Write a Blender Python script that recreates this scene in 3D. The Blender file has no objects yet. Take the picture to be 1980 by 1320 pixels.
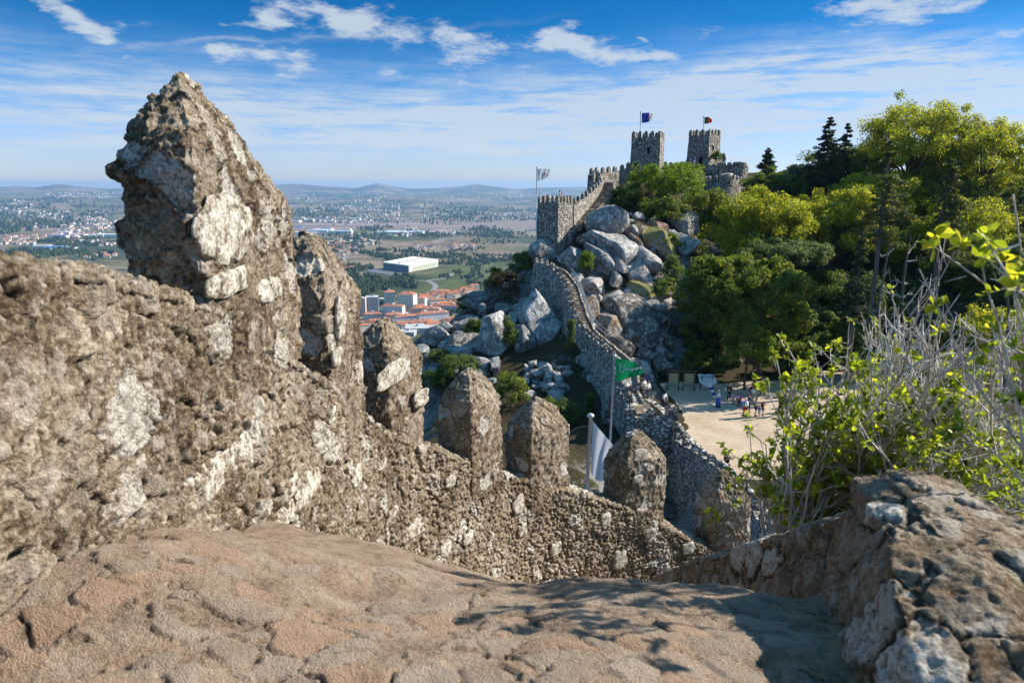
import bpy, math, random
import numpy as np
from mathutils import Vector, Matrix
random.seed(7)
RNG = np.random.default_rng(11)
SC = bpy.context.scene
COL = SC.collection
# ------------------------------------------------------------------ camera and picking
PITCH = math.radians(13.0)
CP, SP = math.cos(PITCH), math.sin(PITCH)
FPX = 1320.0
def ray(px, py):
    a = (px - 990) / FPX; b = (660 - py) / FPX
    return np.array([a, CP + b * SP, -SP + b * CP])
def P(px, py, Y):
    """point seen at a photograph pixel, Y metres ahead of the camera"""
    d = ray(px, py)
    return d * (Y / d[1])
def PZ(px, py, z):
    d = ray(px, py)
    return d * (z / d[2])
def pix(p):
    """photograph pixel of a world point (arrays ok)"""
    p = np.asarray(p, float)
    f = p[..., 1] * CP - p[..., 2] * SP
    u = p[..., 1] * SP + p[..., 2] * CP
    return 990 + FPX * p[..., 0] / f, 660 - FPX * u / f
cam_d = bpy.data.cameras.new('camera')
cam = bpy.data.objects.new('camera', cam_d); COL.objects.link(cam)
cam.rotation_euler = (math.radians(90) - PITCH, 0, 0)
cam_d.sensor_width = 36; cam_d.lens = 24.0
cam_d.clip_start = 0.05; cam_d.clip_end = 60000
cam_d.dof.use_dof = True; cam_d.dof.focus_distance = 20.0; cam_d.dof.aperture_fstop = 4.0
SC.camera = cam
SC.view_settings.view_transform = 'Standard'; SC.view_settings.look = 'None'
SC.view_settings.gamma = 1.0; SC.view_settings.exposure = 0.95
SC.cycles.max_bounces = 6; SC.cycles.diffuse_bounces = 3; SC.cycles.transparent_max_bounces = 8
SC.cycles.volume_bounces = 0; SC.cycles.transmission_bounces = 3; SC.cycles.glossy_bounces = 2
SC.cycles.use_denoising = True
SC.cycles.use_adaptive_sampling = True; SC.cycles.adaptive_threshold = 0.02
SC.cycles.caustics_reflective = False; SC.cycles.caustics_refractive = False
# ------------------------------------------------------------------ noise
def _h(i, j, k, s):
    n = (i * 374761393 + j * 668265263 + k * 2147483647 % 1000003 * k + s * 974711) & 0xFFFFFFFF
    n = (n ^ (k * 1274126177 & 0xFFFFFFFF)) & 0xFFFFFFFF
    n = ((n ^ (n >> 13)) * 1274126177) & 0xFFFFFFFF
    n = ((n ^ (n >> 15)) * 2246822519) & 0xFFFFFFFF
    return ((n ^ (n >> 16)) & 0xFFFFFF) / float(0xFFFFFF)
def vnoise(p, seed=0):
    p = np.asarray(p, float); f = np.floor(p); i = f.astype(np.int64); t = p - f
    t = t * t * t * (t * (t * 6 - 15) + 10)
    r = 0
    for dx in (0, 1):
        wx = t[..., 0] if dx else 1 - t[..., 0]
        for dy in (0, 1):
            wy = t[..., 1] if dy else 1 - t[..., 1]
            for dz in (0, 1):
                wz = t[..., 2] if dz else 1 - t[..., 2]
                r = r + wx * wy * wz * _h(i[..., 0] + dx, i[..., 1] + dy, i[..., 2] + dz, seed)
    return r * 2 - 1
def fbm(p, scale=1.0, octv=4, seed=0, rough=0.5):
    p = np.asarray(p, float) * scale; a = 1.0; s = 0; n = 0
    for o in range(octv):
        s = s + a * vnoise(p + 17.3 * o, seed + o * 31); n += a; a *= rough; p = p * 2.03
    return s / n
def sstep(a, b, x):
    t = np.clip((x - a) / (b - a), 0, 1); return t * t * (3 - 2 * t)
# ------------------------------------------------------------------ mesh helpers
def mesh_np(name, verts, faces, mats, parent=None, loc=(0, 0, 0), smooth=True, midx=None):
    """verts (n,3) in world, faces (m,k) array or list of arrays/lists; the object sits at loc"""
    me = bpy.data.meshes.new(name)
    v = np.asarray(verts, np.float32) - np.asarray(loc, np.float32)
    if isinstance(faces, np.ndarray):
        groups = [faces]
    else:
        by = {}
        for f in faces: by.setdefault(len(f), []).append(f)
        groups = [np.array(x, np.int32) for x in by.values()]
    me.vertices.add(len(v)); me.vertices.foreach_set('co', v.ravel())
    nl = sum(g.size for g in groups); nf = sum(len(g) for g in groups)
    me.loops.add(nl); me.polygons.add(nf)
    me.loops.foreach_set('vertex_index', np.concatenate([g.ravel() for g in groups]).astype(np.int32))
    tot = np.concatenate([np.full(len(g), g.shape[1], np.int32) for g in groups])
    st = np.concatenate([[0], np.cumsum(tot)[:-1]]).astype(np.int32)
    me.polygons.foreach_set('loop_start', st)
    me.polygons.foreach_set('use_smooth', np.full(nf, smooth))
    if midx is not None: me.polygons.foreach_set('material_index', np.asarray(midx, np.int32))
    me.update(calc_edges=True); me.validate()
    for m in (mats if isinstance(mats, (list, tuple)) else [mats]): me.materials.append(m)
    return link(name, me, parent, loc)
def link(name, me, parent=None, loc=(0, 0, 0)):
    o = bpy.data.objects.new(name, me); COL.objects.link(o)
    if parent is not None:
        o.parent = parent
        o.location = Vector(loc) - Vector(parent.get('at', (0, 0, 0))) if parent.type == 'EMPTY' else Vector(loc) - Vector(parent.location)
    else: o.location = loc
    return o
def tag(o, label=None, cat=None, group=None, kind=None):
    if label: o['label'] = label
    if cat: o['category'] = cat
    if group: o['group'] = group
    if kind: o['kind'] = kind
    return o
def thing(name, label, cat, loc, group=None):
    o = bpy.data.objects.new(name, None); COL.objects.link(o); o.empty_display_size = 0.3
    o.location = tuple(float(x) for x in loc); o['at'] = [float(x) for x in loc]
    return tag(o, label, cat, group)
def grid_faces(nu, nv, off=0, wrap=False):
    u = np.arange(nu - (0 if wrap else 1)); v = np.arange(nv - 1)
    U, V = np.meshgrid(u, v, indexing='ij'); U2 = (U + 1) % nu
    return np.stack([U * nv + V, U2 * nv + V, U2 * nv + V + 1, U * nv + V + 1], -1).reshape(-1, 4) + off
class MB:
    """collects simple pieces into one mesh"""
    def __init__(s): s.v = []; s.f = []; s.m = []
    def add(s, v, f, m=0):
        o = len(s.v); s.v.extend([tuple(map(float, q)) for q in v]); s.f.extend([[i + o for i in q] for q in f]); s.m.extend([m] * len(f)); return s
    def hexa(s, b, t, m=0):
        """four bottom and four top corners, anticlockwise from above"""
        return s.add(list(b) + list(t), [(3, 2, 1, 0), (4, 5, 6, 7), (0, 1, 5, 4), (1, 2, 6, 5), (2, 3, 7, 6), (3, 0, 4, 7)], m)
    def box(s, c, size, rz=0, m=0):
        x, y, z = [q / 2 for q in size]; ca, sa = math.cos(rz), math.sin(rz)
        q = [(-x, -y), (x, -y), (x, y), (-x, y)]
        q = [(c[0] + a * ca - b * sa, c[1] + a * sa + b * ca) for a, b in q]
        return s.hexa([(a, b, c[2] - z) for a, b in q], [(a, b, c[2] + z) for a, b in q], m)
    def tube(s, pts, rad, n=6, m=0, cap=True):
        pts = [Vector(p) for p in pts]; k = len(pts)
        if not hasattr(rad, '__len__'): rad = [rad] * k
        up = Vector((0.03, 0.05, 1)); vs = []
        for i in range(k):
            t = (pts[min(i + 1, k - 1)] - pts[max(i - 1, 0)]).normalized()
            a = t.cross(up if abs(t.z) < .95 else Vector((1, 0.1, 0))).normalized(); b = t.cross(a)
            for j in range(n):
                an = 2 * math.pi * j / n; vs.append(pts[i] + (a * math.cos(an) + b * math.sin(an)) * rad[i])
        fs = [(i * n + j, i * n + (j + 1) % n, (i + 1) * n + (j + 1) % n, (i + 1) * n + j) for i in range(k - 1) for j in range(n)]
        if cap: fs += [tuple(range(n)), tuple((k - 1) * n + j for j in reversed(range(n)))]
        return s.add(vs, fs, m)
    def ell(s, c, r, n=8, k=6, m=0):
        vs = [(c[0], c[1], c[2] - r[2])]
        for i in range(1, k):
            th = math.pi * i / k - math.pi / 2
            for j in range(n):
                an = 2 * math.pi * j / n
                vs.append((c[0] + r[0] * math.cos(th) * math.cos(an), c[1] + r[1] * math.cos(th) * math.sin(an), c[2] + r[2] * math.sin(th)))
        vs.append((c[0], c[1], c[2] + r[2])); L = len(vs) - 1
        fs = [(0, 1 + (j + 1) % n, 1 + j) for j in range(n)]
        fs += [(1 + i * n + j, 1 + i * n + (j + 1) % n, 1 + (i + 1) * n + (j + 1) % n, 1 + (i + 1) * n + j) for i in range(k - 2) for j in range(n)]
        fs += [(L, 1 + (k - 2) * n + j, 1 + (k - 2) * n + (j + 1) % n) for j in range(n)]
        return s.add(vs, fs, m)
    def build(s, name, mats, parent=None, loc=(0, 0, 0), smooth=False):
        mi = None
        if any(s.m):
            by = {}
            for f, m in zip(s.f, s.m): by.setdefault(len(f), []).append(m)
            mi = sum(by.values(), [])
        return mesh_np(name, np.array(s.v), s.f, mats, parent, loc, smooth, mi)
# ------------------------------------------------------------------ shader helpers
class NT:
    def __init__(s, name, disp=False):
        s.mat = bpy.data.materials.new(name); s.mat.use_nodes = True; s.t = s.mat.node_tree
        s.t.nodes.clear(); s.out = s.n('ShaderNodeOutputMaterial')
        if disp: s.mat.displacement_method = 'DISPLACEMENT'
    def n(s, typ, **kw):
        nd = s.t.nodes.new(typ)
        for k, v in kw.items(): setattr(nd, k, v)
        return nd
    def set(s, sock, v):
        if hasattr(v, 'is_linked') or isinstance(v, bpy.types.NodeSocket): s.t.links.new(v, sock)
        elif isinstance(v, (tuple, list)) and len(v) == 3 and sock.type == 'RGBA': sock.default_value = (*v, 1)
        else: sock.default_value = v
    def math(s, op, a, b=0.0, c=None, clamp=False):
        nd = s.n('ShaderNodeMath', operation=op, use_clamp=clamp); s.set(nd.inputs[0], a); s.set(nd.inputs[1], b)
        if c is not None: s.set(nd.inputs[2], c)
        return nd.outputs[0]
    def vmath(s, op, a, b=(0, 0, 0), sc=None):
        nd = s.n('ShaderNodeVectorMath', operation=op); s.set(nd.inputs[0], a)
        if sc is not None: s.set(nd.inputs['Scale'], sc)
        else: s.set(nd.inputs[1], b)
        return nd.outputs['Value' if op in ('DOT_PRODUCT', 'LENGTH') else 'Vector']
    def coord(s, which='Object'):
        return s.n('ShaderNodeTexCoord').outputs[which]
    def mapping(s, v, scale=(1, 1, 1), rot=(0, 0, 0), loc=(0, 0, 0)):
        nd = s.n('ShaderNodeMapping'); s.set(nd.inputs['Vector'], v); nd.inputs['Scale'].default_value = scale
        nd.inputs['Rotation'].default_value = rot; nd.inputs['Location'].default_value = loc; return nd.outputs[0]
    def noise(s, v, scale, detail=4, rough=.55, dist=0, out='Fac', lac=2.0):
        nd = s.n('ShaderNodeTexNoise'); s.set(nd.inputs['Vector'], v); s.set(nd.inputs['Scale'], scale)
        nd.inputs['Detail'].default_value = detail; nd.inputs['Roughness'].default_value = rough
        nd.inputs['Distortion'].default_value = dist; nd.inputs['Lacunarity'].default_value = lac
        return nd.outputs[out]
    def voro(s, v, scale, feature='F1', out='Distance', rnd=1.0):
        nd = s.n('ShaderNodeTexVoronoi', feature=feature); s.set(nd.inputs['Vector'], v); s.set(nd.inputs['Scale'], scale)
        nd.inputs['Randomness'].default_value = rnd
        return nd.outputs[out]
    def ss(s, a, b, x, lo=0.0, hi=1.0):
        nd = s.n('ShaderNodeMapRange', interpolation_type='SMOOTHSTEP'); s.set(nd.inputs['Value'], x)
        s.set(nd.inputs['From Min'], a); s.set(nd.inputs['From Max'], b); s.set(nd.inputs['To Min'], lo); s.set(nd.inputs['To Max'], hi)
        return nd.outputs[0]
    def mix(s, f, a, b, mode='MIX'):
        nd = s.n('ShaderNodeMix', data_type='RGBA', blend_type=mode); s.set(nd.inputs[0], f); s.set(nd.inputs[6], a); s.set(nd.inputs[7], b)
        return nd.outputs[2]
    def ramp(s, f, stops, interp='LINEAR'):
        nd = s.n('ShaderNodeValToRGB'); s.set(nd.inputs[0], f); cr = nd.color_ramp; cr.interpolation = interp
        while len(cr.elements) < len(stops): cr.elements.new(0.5)
        for e, (p, c) in zip(cr.elements, stops):
            e.position = p; e.color = (*c, 1) if len(c) == 3 else c
        return nd.outputs[0]
    def sep(s, v):
        nd = s.n('ShaderNodeSeparateXYZ'); s.set(nd.inputs[0], v); return nd.outputs
    def comb(s, x, y, z):
        nd = s.n('ShaderNodeCombineXYZ'); s.set(nd.inputs[0], x); s.set(nd.inputs[1], y); s.set(nd.inputs[2], z); return nd.outputs[0]
    def bump(s, h, strength=.5, dist=.05):
        nd = s.n('ShaderNodeBump'); s.set(nd.inputs['Height'], h); nd.inputs['Strength'].default_value = strength
        nd.inputs['Distance'].default_value = dist; return nd.outputs[0]
    def principled(s, col, rough=.9, normal=None, spec=.2, **kw):
        nd = s.n('ShaderNodeBsdfPrincipled'); s.set(nd.inputs['Base Color'], col); s.set(nd.inputs['Roughness'], rough)
        nd.inputs['Specular IOR Level'].default_value = spec
        if normal is not None: s.set(nd.inputs['Normal'], normal)
        for k, v in kw.items(): s.set(nd.inputs[k.replace('_', ' ')], v)
        return nd.outputs[0]
    def done(s, surf, disp=None, scale=1.0):
        s.t.links.new(surf, s.out.inputs['Surface'])
        if disp is not None:
            nd = s.n('ShaderNodeDisplacement'); s.set(nd.inputs['Height'], disp); nd.inputs['Midlevel'].default_value = 0
            nd.inputs['Scale'].default_value = scale; s.t.links.new(nd.outputs[0], s.out.inputs['Displacement'])
        return s.mat
def plain(name, col, rough=.7, spec=.3, metal=0.0, var=0.0):
    t = NT(name); c = col
    if var:
        f = t.noise(t.coord(), 6, 4)
        c = t.mix(f, tuple(q * (1 - var) for q in col), tuple(min(1, q * (1 + var)) for q in col))
    return t.done(t.principled(c, rough, None, spec, Metallic=metal))
# ------------------------------------------------------------------ sun, sky, clouds, haze
SUN_EL = math.radians(35); SUN_AZ = math.radians(74)       # azimuth from +Y towards +X
SUN = Vector((math.sin(SUN_AZ) * math.cos(SUN_EL), math.cos(SUN_AZ) * math.cos(SUN_EL), math.sin(SUN_EL)))
sl = bpy.data.lights.new('sun', 'SUN'); sl.energy = 5.0; sl.angle = math.radians(0.5); sl.color = (1.0, 0.93, 0.82)
so = bpy.data.objects.new('sun', sl); COL.objects.link(so)
so.rotation_euler = SUN.to_track_quat('Z', 'Y').to_euler(); so.location = (60, 20, 60)
W = bpy.data.worlds.new('World'); SC.world = W; W.use_nodes = True
class WT(NT):
    def noise(s, *a, **k):
        r = NT.noise(s, *a, **k); r.node.noise_dimensions = '2D'; return r
    def __init__(s): s.t = W.node_tree; s.t.nodes.clear(); s.out = s.n('ShaderNodeOutputWorld')
w = WT()
sky = w.n('ShaderNodeTexSky', sky_type='NISHITA'); sky.sun_disc = False
sky.sun_elevation = SUN_EL; sky.sun_rotation = SUN_AZ
sky.altitude = 400; sky.air_density = 1.0; sky.dust_density = 0.15; sky.ozone_density = 2.0
hsv = w.n('ShaderNodeHueSaturation'); hsv.inputs['Saturation'].default_value = 1.35; hsv.inputs['Value'].default_value = 1.0
w.set(hsv.inputs['Color'], sky.outputs[0]); dirv = w.coord('Generated'); dx, dy, dz = w.sep(dirv)
# cyan-grey (not yellow) horizon, deep blue above; unseen zenith brightened warm as added fill
skyc = w.mix(1.0, hsv.outputs[0], w.ramp(dz, [(.0, (.46, .53, .90)), (.05, (.42, .51, .88)), (.12, (.24, .46, .72)), (.20, (.045, .33, .52)), (.26, (.03, .31, .50)), (.32, (.80, .72, .66)), (.46, (2.1, 1.5, 1.15)), (1, (3.3, 2.1, 1.4))]), 'MULTIPLY')
az = w.math('ARCTAN2', dx, dy); el = w.math('ARCSINE', dz)
def azel(px, py):
    d = ray(px, py); d = d / np.linalg.norm(d); return math.atan2(d[0], d[1]), math.asin(d[2])
sph = w.comb(az, el, 0.0)
# gentle warp gives the clouds their combed, wispy edges
wx = w.math('SUBTRACT', w.noise(w.mapping(sph, (9, 22, 1)), 1, 3, .6), .5)
wy = w.math('SUBTRACT', w.noise(w.mapping(sph, (9, 22, 1), loc=(5, 3, 2)), 1, 3, .6), .5)
azw = w.math('ADD', az, w.math('MULTIPLY', wx, .09)); elw = w.math('ADD', el, w.math('MULTIPLY', wy, .035))
warped = w.comb(azw, elw, 0.0)
def blob(px, py, rx, ry, tilt, amp):
    a0, e0 = azel(px, py)
    nd = w.n('ShaderNodeMapping', vector_type='TEXTURE'); w.set(nd.inputs['Vector'], warped)
    nd.inputs['Location'].default_value = (a0, e0, 0); nd.inputs['Rotation'].default_value = (0, 0, tilt); nd.inputs['Scale'].default_value = (rx / FPX, ry / FPX, 1)
    r2 = w.vmath('DOT_PRODUCT', nd.outputs[0], nd.outputs[0])
    return w.math('POWER', .3679, r2), amp
def total(lst):
    r = 0.0
    for e, a in lst: r = w.math('MULTIPLY_ADD', e, a, r)
    return r
puffs = [(110, 14, 62, 20, -.45, .95), (190, 55, 40, 16, -.5, .6), (258, 40, 30, 9, 0, .5), (183, 70, 22, 9, 0, .6), (545, 26, 36, 24, -.35, 1.05), (478, 42, 48, 10, 0, .6),
         (625, 22, 40, 20, -.5, .8), (690, 44, 52, 26, .2, 1.1), (765, 68, 26, 26, -.8, .85), (842, 62, 34, 18, 0, 1.0), (905, 70, 30, 14, -.2, .9), (965, 92, 95, 22, .1, .8),
         (1085, 82, 36, 20, -.4, 1.0), (1160, 98, 80, 22, -.15, .9), (1260, 104, 80, 9, 0, .7), (412, 112, 36, 13, .1, 1.0), (495, 106, 36, 13, .2, .8), (575, 125, 50, 18, 0, .95),
         (270, 106, 16, 10, 0, .5), (755, 140, 34, 12, 0, .55), (890, 112, 20, 22, .9, .5), (910, 150, 30, 12, 0, .5), (1000, 142, 28, 10, 0, .45), (1385, 60, 26, 7, .3, .5),
         (1296, 150, 10, 14, 0, .75), (1240, 74, 8, 10, 0, .4), (1730, 10, 90, 22, .1, 1.15), (1860, 12, 90, 12, .15, .8), (1930, 66, 70, 7, .2, .75)]
puff = total([blob(*b) for b in puffs])
pn = w.noise(w.mapping(sph, (22, 64, 1), rot=(0, 0, .3)), 1, 6, .68)
pd = w.ss(.12, 1.12, w.math('ADD', puff, w.math('MULTIPLY', w.math('SUBTRACT', pn, .55), 2.2)))
pd = w.math('MULTIPLY', pd, w.ss(.08, .3, puff))
# veils of cirrus: broad soft sheets, streaked along the horizon
veils = [(120, 200, 520, 75, -.06, .62), (330, 270, 520, 45, 0, .30), (800, 220, 420, 50, -.05, .62), (700, 262, 500, 30, 0, .3), (1150, 190, 330, 40, -.08, .75), (1050, 240, 420, 34, 0, .45),
         (1500, 135, 260, 34, .06, .75), (1750, 170, 300, 50, -.12, .95), (1950, 200, 300, 50, -.15, .8), (1500, 230, 420, 48, 0, .75), (1900, 130, 200, 24, -.2, .5), (1100, 295, 700, 14, 0, .35), (420, 300, 420, 12, 0, .25), (560, 78, 300, 5, .11, .42), (1000, 265, 600, 8, .02, .3), (1300, 262, 500, 30, 0, .4), (300, 185, 420, 40, -.1, .3)]
veil = total([blob(*b) for b in veils])
st1 = w.noise(w.mapping(sph, (5, 60, 1), rot=(0, 0, .06)), 1, 4, .62)
st2 = w.noise(w.mapping(sph, (14, 90, 1), rot=(0, 0, -.13)), 1, 4, .65)
stk = w.math('ADD', w.math('MULTIPLY', st1, .62), w.math('MULTIPLY', st2, .38))
vd = w.math('MULTIPLY', veil, w.ss(.30, .66, stk, .22, 1.3))
vd = w.math('MINIMUM', w.math('MULTIPLY', vd, .66), .8)
dens = w.math('SUBTRACT', 1.0, w.math('MULTIPLY', w.math('SUBTRACT', 1.0, w.math('MINIMUM', w.math('MULTIPLY', pd, .82), 1.0)), w.math('SUBTRACT', 1.0, vd)))
skym = w.mix(dens, skyc, (3.3, 3.75, 4.2))
W.cycles.sampling_method = 'MANUAL'; W.cycles.sample_map_resolution = 256
bg = w.n('ShaderNodeBackground'); w.set(bg.inputs['Color'], skym); bg.inputs['Strength'].default_value = 0.1
w.t.links.new(bg.outputs[0], w.out.inputs['Surface'])
# haze: one closed box of air round the whole scene
def haze_box():
    m = bpy.data.materials.new('haze_air'); m.use_nodes = True; t = m.node_tree; t.nodes.clear()
    o = t.nodes.new('ShaderNodeOutputMaterial'); v = t.nodes.new('ShaderNodeVolumePrincipled')
    v.inputs['Color'].default_value = (0.34, 0.62, 1.0, 1); v.inputs['Density'].default_value = HAZE
    v.inputs['Anisotropy'].default_value = 0.2
    t.links.new(v.outputs[0], o.inputs['Volume'])
    b = MB(); b.hexa([(-21000, -300, -430), (21000, -300, -430), (21000, 21000, -430), (-21000, 21000, -430)], [(-21000, -300, 60), (21000, -300, 60), (21000, 21000, 60), (-21000, 21000, 60)])
    return tag(b.build('haze', m), kind='stuff')
HAZE = 5.2e-5
haze = haze_box()
# ------------------------------------------------------------------ foreground masonry
def mat_rubble(name, tone=1.0, pale=.72, disp=.05, stone=4.2, warm=0.0, yellow=True, nodk=1.0):
    """lime mortar rubble wall: embedded stones, pits, crusty lichen"""
    t = NT(name, True); c = t.coord()
    wv = t.vmath('SUBTRACT', t.noise(c, 5, 3, .6, out='Color'), (.5, .5, .5))
    cw = t.vmath('ADD', c, t.vmath('SCALE', wv, sc=.16))
    edge = t.voro(cw, stone, 'DISTANCE_TO_EDGE'); cell = t.sep(t.voro(cw, stone, 'F1', 'Color'))
    edge2 = t.voro(cw, stone * 2.7, 'DISTANCE_TO_EDGE'); cell2 = t.sep(t.voro(cw, stone * 2.7, 'F1', 'Color'))
    big = t.noise(c, 1.6, 3, .5); med = t.noise(c, 9, 6, .62); fine = t.noise(c, 46, 6, .68); vfine = t.noise(c, 140, 3, .6)
    rag = t.math('MULTIPLY', t.math('SUBTRACT', t.noise(c, 26, 4, .7), .5), .14)
    s1 = t.math('MULTIPLY', t.ss(.03, .085, t.math('ADD', edge, rag)), t.ss(.42, .5, cell[0]))
    s2 = t.math('MULTIPLY', t.ss(.03, .16, t.math('ADD', edge2, rag)), t.ss(.5, .6, cell2[0]))
    crack = t.math('MULTIPLY', t.ss(.008, .05, edge, 1, 0), t.ss(.44, .54, med))
    nod = t.voro(t.vmath('ADD', c, t.vmath('SCALE', wv, sc=.05)), 17, 'F1'); pits = t.ss(.36, .62, t.math('ADD', nod, t.math('MULTIPLY', t.math('SUBTRACT', fine, .5), .55)))
    # height
    h = t.math('MULTIPLY', s1, .30)
    h = t.math('ADD', h, t.math('MULTIPLY', s2, .16))
    h = t.math('ADD', h, t.math('MULTIPLY', t.math('SUBTRACT', med, .5), .62))
    h = t.math('ADD', h, t.math('MULTIPLY', t.math('SUBTRACT', fine, .5), .75))
    h = t.math('ADD', h, t.math('MULTIPLY', t.math('SUBTRACT', vfine, .5), .10))
    h = t.math('SUBTRACT', h, t.math('MULTIPLY', crack, .6))
    h = t.math('SUBTRACT', h, t.math('MULTIPLY', pits, .42 * nodk))
    # colour: brown crust, grey lichen, pale stones
    f = t.math('ADD', t.math('MULTIPLY', med, .45), t.math('ADD', t.math('MULTIPLY', fine, .5), t.math('MULTIPLY', big, .25)))
    k = tone
    col = t.ramp(f, [(.465, (.042 * k, .029 * k, .018 * k)), (.54, (.14 * k, .102 * k, .067 * k)), (.605, (.29 * k, .225 * k, .155 * k)), (.69, (.56 * k, .475 * k, .37 * k))])
    if warm: col = t.mix(warm, col, (.36, .23, .14))
    grey = t.ss(.5, .66, t.noise(c, 3.1, 6, .7)); col = t.mix(t.math('MULTIPLY', grey, .45), col, (.25 * k, .23 * k, .195 * k))
    pv = t.math('MULTIPLY', s1, t.ss(.66, .72, cell[1]))
    pv = t.math('MULTIPLY', pv, t.ss(.40, .56, fine, .35, 1))
    col = t.mix(t.math('MULTIPLY', pv, pale), col, (.74 * k, .70 * k, .63 * k))
    pv2 = t.math('MULTIPLY', s2, t.ss(.62, .70, cell2[1]))
    col = t.mix(t.math('MULTIPLY', pv2, pale * .75), col, (.55 * k, .49 * k, .42 * k))
    lich = t.math('MULTIPLY', t.ss(.60, .68, t.noise(c, 7.5, 6, .72)), .55); col = t.mix(lich, col, (.58 * k, .56 * k, .50 * k))
    dirt_shade = t.math('MULTIPLY', t.math('MAXIMUM', t.ss(.58, .67, t.noise(c, 33, 4, .72)), t.math('MULTIPLY', pits, t.ss(.44, .62, med, 0, .62 * nodk))), .8); col = t.mix(dirt_shade, col, (.045, .034, .024)); col = t.mix(t.math('MULTIPLY', crack, .8), col, (.03, .022, .015))  # dirt mottling, plus the shade of pits and crevices put into the colour
    if yellow:
        yl = t.math('MULTIPLY', t.ss(.70, .75, t.noise(c, 13, 3, .6)), .6); col = t.mix(yl, col, (.42, .30, .06))
    b = t.bump(t.math('ADD', t.math('SUBTRACT', fine, t.math('MULTIPLY', dirt_shade, .25)), t.math('MULTIPLY', vfine, .5)), 1.0, .035)
    return t.done(t.principled(col, .95, b, .08), h, disp)
M_wall = mat_rubble('lichen_rubble', 1.1); M_mer = mat_rubble('merlon_rubble', 1.08, .72, .036)
M_par = mat_rubble('parapet_rubble', 1.02, .95, .030, 3.6, .22, False, .45)

def mat_ledge():
    """worn, trodden rock with flat stones set into it"""
    t = NT('worn_rock', True); c = t.coord()
    wv = t.vmath('SUBTRACT', t.noise(c, 4, 3, .6, out='Color'), (.5, .5, .5)); cw = t.vmath('ADD', c, t.vmath('SCALE', wv, sc=.22))
    cs = t.mapping(cw, (.8, 1.35, 1)); e = t.voro(cs, 6.6, 'DISTANCE_TO_EDGE'); ce = t.sep(t.voro(cs, 6.6, 'F1', 'Color'))
    big = t.noise(c, 1.3, 4, .5); med = t.noise(c, 7, 6, .6); fine = t.noise(c, 60, 6, .7); grit = t.noise(c, 190, 2, .6)
    y = t.sep(c)[1]; nearm = t.ss(2.95, 2.1, y)          # the set stones show where the mortar has worn off
    rag = t.math('MULTIPLY', t.math('SUBTRACT', t.noise(c, 20, 4, .7), .5), .16)
    st = t.math('MULTIPLY', t.math('MULTIPLY', t.ss(.02, .065, t.math('ADD', e, rag)), t.ss(.40, .5, ce[0])), nearm)
    pit = t.math('MULTIPLY', t.ss(.64, .76, t.noise(c, 15, 4, .65)), t.math('ADD', t.math('MULTIPLY', nearm, .8), .2))
    h = t.math('ADD', t.math('MULTIPLY', st, .34), t.math('MULTIPLY', t.math('SUBTRACT', med, .5), .6))
    h = t.math('ADD', h, t.math('MULTIPLY', t.math('SUBTRACT', fine, .5), .5))
    h = t.math('ADD', h, t.math('MULTIPLY', t.math('SUBTRACT', big, .5), .8))
    gap = t.math('MULTIPLY', t.math('MULTIPLY', t.ss(.006, .045, t.math('ADD', e, t.math('MULTIPLY', rag, .3)), 1, 0), t.ss(.55, .63, t.noise(c, 5, 4, .6))), t.math('ADD', t.math('MULTIPLY', nearm, .85), .15))
    h = t.math('SUBTRACT', h, t.math('ADD', t.math('MULTIPLY', pit, .22), t.math('MULTIPLY', gap, .4)))
    f = t.math('ADD', t.math('MULTIPLY', med, .55), t.math('MULTIPLY', fine, .5))
    col = t.ramp(f, [(.39, (.17, .118, .08)), (.47, (.30, .215, .150)), (.55, (.385, .285, .205)), (.68, (.51, .40, .305))])
    sc_ = t.ramp(ce[1], [(.0, (.43, .28, .185)), (.3, (.42, .34, .27)), (.6, (.35, .28, .215)), (.85, (.45, .29, .19))], 'CONSTANT')
    col = t.mix(t.math('MULTIPLY', st, .6), col, sc_)
    gl = t.math('MULTIPLY', t.ss(.57, .66, t.noise(c, 2.6, 5, .65)), .25); col = t.mix(gl, col, (.22, .185, .155))
    pl = t.math('MULTIPLY', t.ss(.63, .70, t.noise(c, 4.2, 5, .7)), .5); col = t.mix(pl, col, (.52, .44, .36))
    dk = t.math('MULTIPLY', t.math('MAXIMUM', t.math('MULTIPLY', pit, .5), gap), .8); col = t.mix(dk, col, (.075, .05, .034))
    b = t.bump(t.math('ADD', t.math('MULTIPLY', fine, .55), t.math('MULTIPLY', grit, 1.1)), 1.0, .022)
    return t.done(t.principled(col, .9, b, .1), h, .034)
M_ledge = mat_ledge()

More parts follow.
